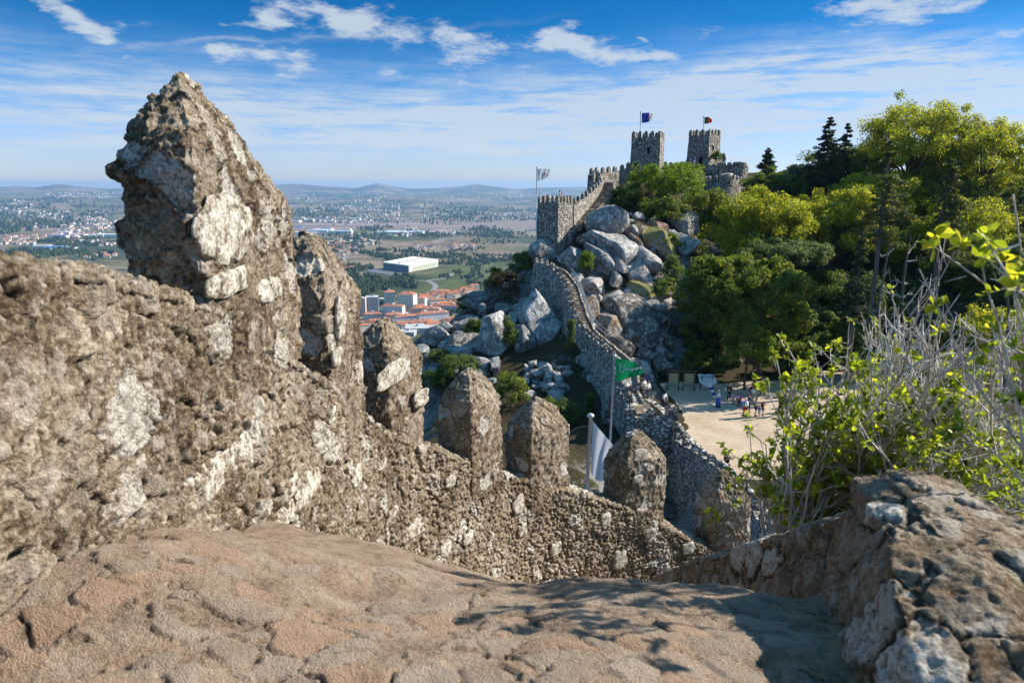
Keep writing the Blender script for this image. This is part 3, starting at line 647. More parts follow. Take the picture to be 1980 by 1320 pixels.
# the great wall climbing away from the plaza
B_top = [P(*q) for q in [(1034, 506, 86), (1062, 514, 83), (1086, 542, 79), (1099, 580, 74.5), (1114, 622, 70), (1134, 645, 67), (1154, 662, 63.5), (1184, 692, 58), (1192, 728, 52.5)]]
wallB, LB, TB, NB = wall_run('tall shaded grey stone wall climbing from the green flag up to the lower tower', B_top, [5.6, 6.2, 6.6, 6.4, 6.0, 5.6, 5.2, 4.8, 4.6], .5, M_mas, -1, (34, .42, .36, .2, .42), (.45, 1.25, .75, .3, .22), batter=.27)
stair('', LB[8:54] + NB[8:54] * .47 + np.array([0, 0, -.70]), 1.2, 74, M_step, wallB, 'steps', -1)
# handrail of the flight
def railing(label, pts, h=.95, post=2.0, rad=.028, mat=None):
    L = spline(np.array(pts), 90); s = np.concatenate([[0], np.cumsum(np.linalg.norm(np.diff(L, axis=0), axis=1))]); root = thing('railing', label, 'railing', L[45])
    for f in (1.0, .55):
        b = MB(); b.tube([p + np.array([0, 0, h * f]) for p in L[::4]], rad, 5); b.build('rail', mat, root, root['at'])
    for d in np.arange(0.1, s[-1], post):
        p = [np.interp(d, s, L[:, k]) for k in range(3)]; b = MB(); b.tube([(p[0], p[1], p[2] - .1), (p[0], p[1], p[2] + h)], rad, 5); b.build('post', mat, root, root['at'])
    return root
M_steel = plain('galvanised_steel', (.46, .46, .47), .4, .5, .6)
railing('thin grey metal railing along the stairs on the sunny side of the great wall', LB[10:40:3] + NB[10:40:3] * 1.78 + np.array([0, 0, -.45]), 1.0, 2.2, .035, M_steel)

# bastion at the foot of the great wall
Bl = [P(*q) for q in [(1189, 738, 51.5), (1200, 758, 49.3), (1211, 783, 47.0)]]
wall_run('short shaded parapet with rounded merlons running to the bastion corner', Bl, [4.4, 4.4, 4.2], .5, M_mas, -1, (4, .55, .55, .3, .5), (.45, 1.3, 1.0, .2, .2))
Bf = [P(*q) for q in [(1209, 806, 46.6), (1255, 808, 46.9), (1303, 806, 47.3)]]
bast, LF, TF, NF = wall_run('shaded bastion front of blue-grey rubble with two merlons, left of the plaza', Bf, [3.9, 3.9, 3.9], .55, M_mas, -1, None, None, 'bastion')
small_merlon(bast, LF[0] - np.array([0, 0, .05]), TF[0], NF[0], .75, .55, .55, .4, M_mas, 5)
small_merlon(bast, LF[29] - TF[29] * .1 - np.array([0, 0, .05]), TF[29], NF[29], .62, .55, .35, .36, M_mas, 6)
small_merlon(bast, LF[52] - TF[52] * .0 - np.array([0, 0, .05]), TF[52], NF[52], .80, .55, .62, .32, M_mas, 7)
Br = [P(*q) for q in [(1296, 800, 47.8), (1268, 776, 51), (1238, 762, 54), (1216, 738, 57.5), (1200, 716, 61)]]
rt = wall_run('lower parapet with two fat merlons along the plaza edge above the bastion steps', Br, [4.2, 4.0, 3.6, 3.4, 4], .5, M_mas, -1, None, None)[0]
LR = spline(np.array(Br), 60); TR, NR = inward(LR)
for k, sd in ((20, 1), (36, 2)): small_merlon(rt, LR[k], TR[k], -NR[k], .95, .6, .75, .35, M_mas, sd)
stair('short flight of stone steps inside the bastion', [P(1222, 782, 49.0), P(1232, 800, 47.2)], 1.3, 6, M_step, None, 'staircase', -1)
# dark end wall under the merlons closing the bastion court
wall_run('small dark stepped wall between the bastion court and the sandy plaza', [P(1304, 812, 47.4), P(1330, 846, 46.2), P(1352, 866, 45.0)], [2.2, 2.0, 1.2], .35, M_mas, -1)
# wall climbing from the bastion towards the camera
Cw = [P(*q) for q in [(1300, 846, 46.6), (1335, 870, 42), (1368, 890, 38), (1405, 922, 32), (1445, 975, 25), (1490, 1040, 19.5), (1500, 1090, 15.5)]]
wall_run('shaded wall of blue-grey rubble climbing from the bastion to the nearest merlon', Cw, [3.8, 6, 9, 11, 11, 9, 7], .5, M_mas, -1, (16, .5, .32, .18, .45), None)

# ------------------------------------------------------------------ towers
def tower(label, c, yaw, w, d, zb, zt, nm, taper=.05, mat=M_mas2, mh=.75, cap=.32, mw=.62, openings=(), mth=.45):
    """square tower; front normal points yaw degrees left of the camera direction -Y"""
    a = math.radians(yaw); f = np.array([-math.sin(a), -math.cos(a), 0]); r = np.array([math.cos(a), -math.sin(a), 0]); up = np.array([0, 0, 1.])
    c = np.array([c[0], c[1], 0.]); root = thing('tower', label, 'tower', (c[0], c[1], zb))
    n = 14; V = []; lv = 26
    for k in range(lv):
        h = k / (lv - 1); s = 1 + taper * (1 - h); z = zb + (zt - zb) * h; ring = []
        for (p, q) in ((-1, 1), (1, 1), (1, -1), (-1, -1)):
            nx = {(-1, 1): (1, 1), (1, 1): (1, -1), (1, -1): (-1, -1), (-1, -1): (-1, 1)}[(p, q)]
            for i in range(n):
                u = i / n; x = (p + (nx[0] - p) * u) * w / 2 * s; y = (q + (nx[1] - q) * u) * d / 2 * s; ring.append(c + r * x + f * y + up * z)
        V.append(ring)
    V = np.array(V); g = fbm(V, 1.1, 3, 21)[..., None] * .09; out = V - c; out[..., 2] = 0; out /= np.linalg.norm(out, axis=2)[..., None]; V = V + out * g
    m = 4 * n; F = []
    for k in range(lv - 1):
        for i in range(m): F.append([k * m + i, k * m + (i + 1) % m, (k + 1) * m + (i + 1) % m, (k + 1) * m + i][::-1])
    # hollow top: parapet ring and a floor 1 m down
    V = list(V.reshape(-1, 3)); o = len(V)
    for dz, s in ((0, .86), (-1.0, .86)):
        for i in range(m): q = np.array(V[(lv - 1) * m + i]); V.append(c + (q - c) * [s, s, 1] + up * dz)
    for i in range(m):
        j = (i + 1) % m; a0 = (lv - 1) * m; F.append([a0 + i, a0 + j, o + j, o + i][::-1]); F.append([o + i, o + j, o + m + j, o + m + i][::-1])
    F.append(list(range(o + m, o + 2 * m))[::-1])
    mesh_np('tower_body', np.array(V), F, mat, root, root['at'], False)
    sd = 0
    for (A, B, out_) in (((-1, 1), (1, 1), f), ((1, 1), (1, -1), r), ((1, -1), (-1, -1), -f), ((-1, -1), (-1, 1), -r)):
        p0 = c + r * A[0] * w / 2 + f * A[1] * d / 2 + up * zt; p1 = c + r * B[0] * w / 2 + f * B[1] * d / 2 + up * zt
        T = (p1 - p0) / np.linalg.norm(p1 - p0); ln = np.linalg.norm(p1 - p0)
        for i in range(nm):
            if i == nm - 1: continue
            sd += 1; s0 = (ln - mw) * i / (nm - 1); small_merlon(root, p0 + T * s0 - up * .06, T, -out_, mw, mth, mh, cap, mat, sd)
    for (face, x, z, ow, oh, arch, nme) in openings:
        o_, t_ = (f, r) if face == 'f' else (r, -f); half = (d if face == 'f' else w) / 2
        s = 1 + taper * (1 - (z - zb) / (zt - zb)); q = c + o_ * (half * s + .06) + t_ * x + up * z; b = MB(); k = 8 if arch else 1
        pr = [q - t_ * ow / 2, q + t_ * ow / 2, q + t_ * ow / 2 + up * oh]
        if arch: pr += [q + up * oh + t_ * math.cos(math.pi * i / k) * ow / 2 + up * math.sin(math.pi * i / k) * ow / 2 for i in range(1, k)]
        pr += [q - t_ * ow / 2 + up * oh]; nn = len(pr); vs = pr + [v - o_ * .5 for v in pr]
        b.add(vs, [tuple(range(nn))] + [(i, (i + 1) % nn, nn + (i + 1) % nn, nn + i) for i in range(nn)]); dr = b.build(nme, M_dark, root, root['at'])
        b = MB(); b.box(q + up * (oh + (ow / 2 if arch else 0) + .12) + o_ * .02, (ow + .4, .12, .22), math.atan2(t_[1], t_[0])); b.build('lintel', M_step, root, root['at'])
    return root
def zat(py, Y): return float(P(990, py, Y)[2])
def xat(px, py, Y): return float(P(px, py, Y)[0])
t1c = (xat(1073, 430, 92.3), 92.3); tower('square lower tower with two people on top and a white flag beside it', t1c, 39, 3.35, 3.35, zat(500, 92) - 2, zat(391, 92), 5, .09, M_mas, .62, .26, .42, (), .4)
t2c = (xat(1252, 300, 124), 124); tower('tall square keep under the blue and white flag', t2c, 21, 4.9, 4.6, zat(352, 124) - 2, zat(268, 124), 5, .07, M_mas2, .85, .34, .6, (('f', .55, zat(297, 121.5), .42, 1.0, False, 'window'), ('f', -1.35, zat(333, 121.5), .62, 1.55, False, 'doorway'), ('r', .2, zat(338, 124) - .6, .5, 1.5, False, 'doorway')))
t3c = (xat(1361, 290, 131), 131); tower('tall square keep with an arched doorway under the red and green flag', t3c, 46, 4.3, 3.9, zat(325, 131) - 2, zat(263, 131), 4, .09, M_mas2, .8, .32, .62, (('f', .75, zat(321, 129), .7, 1.35, True, 'doorway'), ('r', -.6, zat(291, 131), .45, .7, False, 'window'), ('r', .6, zat(310, 131), .45, .75, False, 'window')))
# ------------------------------------------------------------------ upper walls and stairs
U_top = [P(*q) for q in [(1104, 396, 93.5), (1122, 386, 98), (1140, 372, 103), (1153, 361, 108), (1161, 350, 112)]]
wallU, LU, TU, NU = wall_run('sunlit parapet with a row of small merlons beside the long upper stairs', U_top, [5, 5, 4.5, 4, 4], .5, M_mas, 1, (9, .62, .62, .3, .42), None)
U_st = [P(*q) for q in [(1101, 436, 93.5), (1122, 417, 98), (1146, 393, 103.5), (1163, 374, 108.5), (1167, 353, 114)]]
stair('long straight flight of stone steps climbing from the lower tower towards the keep', U_st, 1.6, 34, M_step)
bk = np.array(U_st) + np.array([1.75, -.2, .1])
bk = [P(*q) for q in [(1098, 442, 91.5), (1118, 428, 95), (1140, 409, 99.5), (1162, 388, 104), (1180, 370, 108), (1188, 361, 111), (1183, 352, 114), (1174, 349, 117)]]; bk = [p - np.array([0, 0, .45]) for p in bk]
wall_run('curved sunlit inner wall along the right side of the long upper stairs', bk, [4, 4.2, 4.4, 4.5, 3, 2, 1.6, 1.5], .4, M_mas, 1)
UW = [P(*q) for q in [(1143, 338, 112), (1150, 336, 113.5), (1178, 334, 117), (1203, 330, 119.5), (1224, 322, 121.5)]]
wall_run('high grey wall with wide merlons between the stair head and the first keep', UW, [4.5, 4.5, 3.5, 3, 3], .6, M_mas2, -1, (7, .72, .7, .34, .45))
wall_run('corner wall with crumbling merlons at the head of the long stairs', [P(1143, 352, 110), P(1146, 338, 112), P(1158, 338, 112.5), P(1162, 352, 111)], [4.5, 4, 3, 3], .5, M_mas, 1, (6, .5, .5, .25, .4))
wall_run('low merloned wall linking the two keeps above the bushes', [P(1284, 320, 126), P(1308, 322, 127), P(1326, 318, 127.5), P(1345, 310, 128)], 4, .5, M_mas2, -1, (6, .6, .5, .28, .45))
wall_run('ruined grey rampart to the right of the second keep', [P(1366, 325, 127), P(1384, 321, 126.5), P(1410, 319, 126), P(1436, 318, 126), P(1447, 323, 127)], [3, 3, 3, 3, 3], .6, M_mas2, -1, (9, .7, .42, .12, .45))
wall_run('broken stump of masonry behind the rampart', [P(1390, 302, 131), P(1396, 297, 131.3), P(1404, 304, 131.6)], 3.5, .8, M_mas2, -1, (2, .5, .3, .2, .5))
wall_run('curved lower curtain wall under the pale dome of rock, right of the bushes', [P(1360, 350, 117), P(1375, 347, 114.8), P(1400, 346, 114), P(1424, 347, 115), P(1440, 352, 118)], [7, 8, 8.5, 8, 7], .6, M_mas, -1, (9, .62, .5, .26, .45))
# ------------------------------------------------------------------ boulders
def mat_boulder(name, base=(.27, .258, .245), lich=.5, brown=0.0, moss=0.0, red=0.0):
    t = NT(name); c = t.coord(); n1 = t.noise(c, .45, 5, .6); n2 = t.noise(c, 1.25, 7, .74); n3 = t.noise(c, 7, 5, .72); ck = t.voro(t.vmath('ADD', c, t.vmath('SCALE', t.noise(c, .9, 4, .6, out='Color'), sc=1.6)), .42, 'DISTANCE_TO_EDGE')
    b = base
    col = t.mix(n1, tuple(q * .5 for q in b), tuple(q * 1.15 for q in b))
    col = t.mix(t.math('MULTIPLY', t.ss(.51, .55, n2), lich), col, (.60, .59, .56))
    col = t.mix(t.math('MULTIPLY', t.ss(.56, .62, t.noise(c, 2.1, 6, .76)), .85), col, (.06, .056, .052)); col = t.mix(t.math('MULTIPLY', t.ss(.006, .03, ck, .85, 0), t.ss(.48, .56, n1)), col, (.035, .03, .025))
    streak = t.noise(t.mapping(c, (2.5, 2.5, .22)), 1, 4, .6); col = t.mix(t.math('MULTIPLY', t.ss(.55, .68, streak), .5), col, (.14, .13, .12))
    if brown: col = t.mix(t.math('MULTIPLY', t.ss(.42, .56, t.noise(c, 1.1, 6, .72)), brown), col, (.17, .095, .03))
    if red: col = t.mix(t.math('MULTIPLY', t.ss(.42, .52, t.noise(c, 1.4, 6, .75)), red), col, (.20, .06, .03))
    nz = t.sep(t.n('ShaderNodeNewGeometry').outputs['Normal'])[2]
    if moss:
        mm = t.math('MULTIPLY', t.ss(.47, .56, t.math('ADD', n2, t.math('MULTIPLY', nz, .12))), moss * .85) if moss > .6 else t.math('MULTIPLY', t.ss(.58, .64, t.noise(t.mapping(c, (.5, 1, 1.6), (0, .7, 0)), 1.6, 4, .6)), moss)
        mc = t.ramp(t.noise(c, 3.2, 7, .78), [(.40, (.05, .065, .012)), (.47, (.15, .18, .025)), (.53, (.33, .30, .035)), (.58, (.27, .13, .035))]); col = t.mix(mm, col, mc)
    h = t.math('ADD', t.math('ADD', t.math('MULTIPLY', n2, .8), t.math('MULTIPLY', n3, .4)), t.math('MULTIPLY', t.ss(.0, .05, ck, -.4, 0), t.ss(.46, .56, n1)))
    return t.done(t.principled(col, .9, t.bump(h, 1.0, .35), .15))
MB_ = {'g': mat_boulder('grey_granite'), 'p': mat_boulder('pale_granite', (.50, .455, .415), .4), 'l': mat_boulder('lichened_granite', (.32, .315, .305), .85), 'b': mat_boulder('brown_lichen_granite', (.36, .33, .30), .7, .85),
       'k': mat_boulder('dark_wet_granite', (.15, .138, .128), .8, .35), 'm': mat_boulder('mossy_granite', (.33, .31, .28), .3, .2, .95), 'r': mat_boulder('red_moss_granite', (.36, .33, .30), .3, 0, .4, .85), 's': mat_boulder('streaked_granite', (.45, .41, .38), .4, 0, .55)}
def boulder(pts, kind, label, group=None, k=.055, dz=0.0, depth=None, seed=0, fat=.42, grow=1.45):
    """a traced outline given its own distance, real size and thickness"""
    pts = np.array(pts, float); cx, cy = pts.mean(0); bot = pts[:, 1].max()
    Y = depth or hit(cx, min(bot, cy + 14)) or hit(cx, cy) or 75.0
    d = np.vstack([pts, pts[:1]]); s = np.concatenate([[0], np.cumsum(np.linalg.norm(np.diff(d, axis=0), axis=1))]); n = 72
    u = np.linspace(0, s[-1], n, endpoint=False); o = np.stack([np.interp(u, s, d[:, i]) for i in (0, 1)], 1)
    for _ in range(2): o = .5 * o + .25 * (np.roll(o, 1, 0) + np.roll(o, -1, 0))
    o = cx + 0 + (o - [cx, cy])[:, 0] * grow, cy + (o - [cx, cy])[:, 1] * grow
    o = np.stack(o, 1); Yv = Y + (cy - o[:, 1]) * k
    rim = np.array([P(a, b, y) for (a, b), y in zip(o, Yv)]); cen = P(cx, cy, Y)
    w = np.sqrt(np.linalg.eigvalsh(np.cov((rim - cen).T))[1]) * 2
    th = max(w * fat * 2.1, .35)
    fr = np.array([.36, -.62, .70]) if seed < 60 else np.array([.05, -.78, .62]); fr /= np.linalg.norm(fr)
    ks = 26; rings = []
    for i in range(1, ks):
        a = -math.pi / 2 + math.pi * i / ks; sc = max(math.cos(a), 0) ** .50; of = math.copysign(abs(math.sin(a)) ** .85, math.sin(a)) * th
        rings.append(cen + (rim - cen) * sc + fr * of * (1.0 if of > 0 else 1.25))
    V = np.vstack([np.array(rings).reshape(-1, 3), [cen - fr * th * 1.25], [cen + fr * th]])
    F = [[i * n + j, i * n + (j + 1) % n, (i + 1) * n + (j + 1) % n, (i + 1) * n + j] for i in range(ks - 2) for j in range(n)]
    L = len(V); F += [[L - 2, (j + 1) % n, j] for j in range(n)] + [[L - 1, (ks - 2) * n + j, (ks - 2) * n + (j + 1) % n] for j in range(n)]
    dv = V - cen; ln = np.linalg.norm(dv, axis=1)[:, None] + 1e-6; sd = seed * 13 + 5
    # facets: squash noise towards planes, then crumple
    g = fbm(V + sd, .55 / max(w, .6) * 1.4, 2, sd) * .20 * w + np.round(fbm(V - sd, .6 / max(w, .6), 2, sd + 3) * 3) / 3 * .05 * w + fbm(V, 1.3, 4, sd + 7) * .10 * min(w, 1.6)
    face = (dv @ fr) / (ln[:, 0]); V = V + dv / ln * (g * (.35 + .65 * np.abs(face)))[:, None]
    rg = np.random.default_rng(sd)                     # joint planes shear flat faces off it
    for q in range(16):
        nn = rg.normal(size=3); nn = nn * [.8, .5, .8] + fr * (.75 if q < 11 else -.2); nn /= np.linalg.norm(nn); pr = (V - cen) @ nn; lim = pr.max() * rg.uniform(.50, .88); V = V - nn * (np.maximum(pr - lim, 0) * .93)[:, None]
    V = V + fbm(V, 2.2, 4, sd + 11)[:, None] * dv / ln * .07 * min(w, 1.3)
    ob = mesh_np('boulder', V, F, MB_[kind], None, cen, True)
    return tag(ob, label, 'boulder', group)
BR = [('l', 'biggest blue-grey boulder, domed, just below the bushes and the inner stair wall', [(1132, 434), (1151, 416), (1171, 403), (1185, 408), (1201, 426), (1216, 449), (1200, 449), (1186, 459), (1165, 459), (1141, 448)]),
      ('l', 'broad lichen-speckled slab directly under the biggest domed boulder', [(1145, 457), (1177, 452), (1201, 455), (1221, 460), (1225, 475), (1225, 496), (1216, 531), (1198, 508), (1183, 488), (1162, 475), (1147, 466)]),
      ('p', 'sunlit slab with a mossy right edge, halfway down the slope', [(1225, 472), (1244, 479), (1259, 493), (1269, 511), (1278, 535), (1262, 534), (1239, 516), (1225, 496)]),
      ('s', 'grey slab striped with green moss streaks', [(1225, 499), (1241, 516), (1259, 535), (1275, 546), (1262, 561), (1239, 548), (1219, 531)]),
      ('g', 'long smooth grey slab leaning behind the small bright bush', [(1121, 469), (1136, 467), (1162, 501), (1189, 516), (1186, 532), (1165, 532), (1153, 516), (1138, 487)]),
      ('p', 'angular pale block resting on the long leaning slab', [(1151, 482), (1169, 479), (1185, 495), (1188, 511), (1171, 510), (1159, 495)]),
      ('l', 'speckled boulder between the stairs and the small bright bush', [(1091, 487), (1109, 473), (1124, 479), (1125, 505), (1107, 516), (1098, 499)]),
      ('p', 'pale rounded boulder beside the metal railing', [(1107, 523), (1122, 535), (1133, 549), (1125, 561), (1110, 551), (1100, 534)]),
      ('p', 'wide rounded boulder below the small bright bush', [(1133, 538), (1171, 535), (1178, 549), (1171, 561), (1153, 573), (1130, 570), (1124, 561)]),
      ('p', 'narrow steep slab in the cleft right of the angular pale block', [(1186, 496), (1201, 511), (1216, 531), (1210, 538), (1195, 520)]),
      ('g', 'upright wedge of rock at the foot of the speckled slab', [(1191, 520), (1201, 537), (1200, 552), (1178, 557), (1186, 535)]),
      ('p', 'flat-topped block pocked with dark spots in the middle of the rock pile', [(1169, 567), (1189, 557), (1201, 563), (1218, 585), (1207, 594), (1177, 590)]),
      ('p', 'small pale finger of rock left of the pocked block', [(1153, 575), (1163, 564), (1166, 572), (1159, 587), (1150, 588)]),
      ('s', 'streaky pale boulder at the top right below the bushes', [(1304, 416), (1322, 413), (1342, 425), (1360, 448), (1347, 452), (1322, 452), (1304, 440)]),
      ('s', 'pale boulder with green grass stripes beside the big yellow-green trees', [(1304, 466), (1322, 452), (1345, 458), (1357, 469), (1347, 487), (1322, 495), (1310, 484)]),
      ('p', 'tiny rounded grey stone at the bush edge, smallest of the upper boulders', [(1212, 419), (1216, 411), (1224, 413), (1222, 420)]),
      ('p', 'small rounded mossy stone beside the tiny grey stone', [(1222, 414), (1236, 413), (1245, 422), (1241, 427), (1227, 425)]),
      ('l', 'low flat stone above the mossy ledge', [(1203, 426), (1224, 425), (1232, 431), (1213, 434)]),
      ('l', 'narrow slanted stone on the red mossy slope', [(1215, 435), (1228, 437), (1241, 457), (1236, 459), (1222, 448)]),
      ('m', 'mossy finger of rock pointing up below the bushes', [(1247, 437), (1260, 423), (1266, 414), (1274, 417), (1269, 428), (1256, 437)]),
      ('r', 'rounded boulder furred with rust-red moss', [(1266, 431), (1280, 429), (1289, 441), (1281, 454), (1269, 449)]),
      ('m', 'long sloping ridge of rock covered in yellow and rust moss', [(1248, 441), (1262, 440), (1281, 454), (1300, 475), (1316, 496), (1307, 508), (1284, 487), (1262, 472), (1250, 461)]),
      ('r', 'mossy strip of rock running down the right of the big domed boulder', [(1210, 436), (1220, 450), (1236, 466), (1252, 480), (1246, 486), (1228, 468), (1216, 455)]),
      ('m', 'green mossy hump above the dark cliff', [(1212, 548), (1238, 548), (1262, 564), (1274, 581), (1262, 587), (1234, 576)]),
      ('m', 'green mossy hump next to the trees', [(1275, 541), (1292, 538), (1298, 569), (1284, 584), (1268, 572)]),
      ('b', 'golden brown lichened boulder beside the lower stairs', [(1128, 577), (1148, 581), (1158, 593), (1164, 602), (1163, 645), (1145, 657), (1141, 621)]),
      ('b', 'second golden brown boulder, pressed against the dark cliff', [(1158, 592), (1172, 595), (1193, 610), (1202, 651), (1184, 660), (1161, 645)]),
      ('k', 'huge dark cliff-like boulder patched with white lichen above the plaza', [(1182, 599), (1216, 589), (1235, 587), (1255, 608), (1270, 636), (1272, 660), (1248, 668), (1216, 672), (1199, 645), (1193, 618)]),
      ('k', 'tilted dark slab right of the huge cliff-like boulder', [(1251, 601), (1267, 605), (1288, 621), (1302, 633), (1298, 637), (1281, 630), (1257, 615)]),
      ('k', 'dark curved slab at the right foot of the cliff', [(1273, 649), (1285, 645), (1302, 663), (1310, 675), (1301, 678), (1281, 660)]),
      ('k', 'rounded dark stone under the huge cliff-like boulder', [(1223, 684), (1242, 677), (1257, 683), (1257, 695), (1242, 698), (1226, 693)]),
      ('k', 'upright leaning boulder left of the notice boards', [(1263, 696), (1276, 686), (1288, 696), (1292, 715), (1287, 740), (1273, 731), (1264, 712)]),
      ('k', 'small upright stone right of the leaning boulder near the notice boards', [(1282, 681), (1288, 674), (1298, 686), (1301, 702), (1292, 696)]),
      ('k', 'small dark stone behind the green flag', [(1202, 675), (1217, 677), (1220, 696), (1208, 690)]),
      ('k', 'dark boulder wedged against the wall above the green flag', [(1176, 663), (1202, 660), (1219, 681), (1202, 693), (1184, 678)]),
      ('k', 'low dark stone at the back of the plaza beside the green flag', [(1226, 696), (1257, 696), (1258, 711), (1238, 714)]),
      ('p', 'pale dome of bare rock rising over the curved curtain wall', [(1372, 347), (1380, 337), (1400, 330), (1425, 334), (1440, 344), (1436, 352), (1405, 354)])]
BL = [('l', 'great lichened boulder in the shade, largest left of the great wall', [(942, 633), (954, 618), (969, 619), (979, 631), (984, 666), (987, 696), (979, 701), (948, 693), (928, 677), (926, 669), (938, 654)]),
      ('g', 'smooth upright blue slab, second from the great wall', [(999, 627), (1013, 625), (1023, 645), (1031, 666), (1029, 681), (1007, 686), (1002, 657)]),
      ('l', 'tall pointed slab leaning on the great wall', [(1014, 599), (1026, 587), (1045, 589), (1060, 607), (1073, 645), (1076, 672), (1054, 678), (1042, 669), (1025, 642), (1016, 612)]),
      ('g', 'round-backed boulder behind the great lichened boulder', [(948, 608), (960, 598), (984, 593), (993, 604), (981, 615), (957, 616)]),
      ('p', 'pinkish tooth of rock between the great lichened boulder and the blue slab', [(984, 613), (1004, 610), (1001, 636), (992, 640), (985, 628)]),
      ('l', 'knob of rock above the pinkish tooth', [(993, 595), (1005, 592), (1010, 599), (1001, 610), (992, 607)]),
      ('g', 'long tilted slab on the left slope, upper of two', [(875, 642), (887, 630), (908, 621), (931, 616), (935, 628), (911, 637), (887, 645)]),
      ('g', 'long tilted slab on the left slope, lower of two', [(854, 666), (866, 651), (899, 642), (920, 640), (922, 654), (905, 663), (875, 672), (857, 674)]),
      ('g', 'dark wedge of rock at the left brow above the town', [(810, 651), (826, 640), (851, 634), (863, 642), (872, 645), (851, 663), (817, 668)]),
      ('l', 'split block next to the dark wedge at the brow', [(851, 633), (861, 625), (872, 636), (872, 645), (857, 645)]),
      ('l', 'small pale block above the long upper slab', [(873, 625), (887, 624), (890, 628), (876, 637)]),
      ('g', 'twin-humped boulder on the skyline over the apartment blocks', [(881, 616), (902, 612), (919, 610), (911, 619), (888, 625)]),
      ('g', 'upright pillar of rock on the skyline left of the great wall', [(927, 587), (935, 584), (938, 599), (942, 607), (929, 612)]),
      ('l', 'pale pointed stone below the long lower slab', [(861, 686), (875, 666), (884, 669), (887, 681), (875, 689)]),
      ('l', 'flat stone half hidden by the nearest pointed merlons on the left slope', [(804, 671), (831, 672), (832, 683), (816, 688)]),
      ('l', 'curved stone beside the dark shrub on the left slope', [(832, 696), (845, 684), (861, 678), (857, 689), (838, 702)]),
      ('l', 'cracked triangular stone with a lit tip below the great lichened boulder', [(919, 692), (923, 686), (937, 696), (958, 725), (943, 730), (922, 713)]),
      ('p', 'spotted oblong stone beside the cracked triangular one', [(948, 695), (958, 693), (970, 707), (963, 724), (951, 708)]),
      ('g', 'thin upright slab left of the great lichened boulder', [(919, 672), (922, 649), (931, 646), (932, 657), (925, 674)]),
      ('g', 'small upright stone left of the thin slab', [(908, 667), (916, 655), (919, 660), (916, 674)]),
      ('l', 'round stone lowest on the left slope above the merlons', [(823, 716), (834, 708), (842, 712), (840, 722)]),
      ('p', 'squarish fallen stone in the dark hollow, topmost', [(1025, 702), (1035, 699), (1038, 710), (1028, 712)]),
      ('p', 'largest fallen block in the dark hollow', [(1028, 718), (1046, 712), (1051, 721), (1040, 733)]),
      ('p', 'long fallen block in the dark hollow', [(1051, 704), (1061, 704), (1070, 730), (1066, 740), (1060, 734)]),
      ('p', 'fallen block nearest the foot of the great wall', [(1070, 718), (1081, 718), (1087, 736), (1081, 745)]),
      ('p', 'small fallen stone at the left of the dark hollow', [(1014, 708), (1020, 706), (1024, 716), (1018, 720)]),
      ('l', 'small stone just above the fourth merlon', [(942, 731), (958, 733), (954, 741)]),
      ('p', 'thin fallen splinter of stone in the dark hollow', [(1014, 725), (1021, 726), (1023, 744), (1016, 744)]),
      ('l', 'massive block of rock under the lower square tower', [(1036, 470), (1050, 466), (1070, 474), (1068, 502), (1045, 510), (1032, 495)]),
      ('g', 'dark boulder on the skyline among shrubs', [(899, 590), (915, 572), (940, 566), (950, 575), (930, 592)]),
      ('g', 'dark boulder tucked against the top of the great wall', [(998, 592), (1010, 582), (1027, 580), (1026, 592), (1008, 596)])]
for i, (kd, lb, pl) in enumerate(BR):
    pl = [(a, b) for a, b in pl]; boulder(pl, kd, lb, None, .055, seed=i, depth=121 if 'dome of bare' in lb else None, grow=1.0 if 'dome of bare' in lb else 1.45, fat=.5 if kd == 'k' else .42)
for i, (kd, lb, pl) in enumerate(BL): boulder(pl, kd, lb, None, .05, seed=60 + i, depth=90.5 if 'under the lower square' in lb else None, grow=1.6)
# loose small stones filling the hollow and the slopes
def small_stones():
    me = []
    for k in range(6):
        b = MB(); b.ell((0, 0, 0), (1, .75, .6), 12, 8); v = np.array(b.v); v = v * (1 + .35 * fbm(v + k * 7, 1.1, 3, k))[:, None]; v = np.sign(v) * np.abs(v) ** .85
        o = mesh_np('boulder', v, b.f, MB_['lpgk'[k % 4]]); me.append(o.data); bpy.data.objects.remove(o)
    r = random.Random(5); n = 0; zones = [((1010, 700), (1100, 770), 34, .3, .9, 'small pale stones lying in the dark hollow below the great wall'), ((815, 650), (960, 740), 46, .5, 1.5, 'small grey stones scattered down the shaded left slope'), ((1130, 560), (1290, 735), 64, .5, 1.6, 'small stones wedged between the big boulders above the plaza'), ((1130, 450), (1300, 570), 44, .4, 1.3, 'small stones tucked among the upper boulders')]
    for (x0, y0), (x1, y1), cnt, s0, s1, lab in zones:
        for i in range(cnt):
            px, py = r.uniform(x0, x1), r.uniform(y0, y1); Y = hit(px, py)
            if not Y: continue
            p = P(px, py, Y); o = bpy.data.objects.new('boulder', me[r.randrange(6)]); COL.objects.link(o); o.location = p + np.array([0, 0, .05]); s = r.uniform(s0, s1)
            o.scale = (s, s * r.uniform(.7, 1.2), s * r.uniform(.6, 1)); o.rotation_euler = (r.uniform(-.4, .4), r.uniform(-.4, .4), r.uniform(0, 6)); tag(o, lab[:-0] if 0 else 'one of the ' + lab, 'boulder', lab)
small_stones()
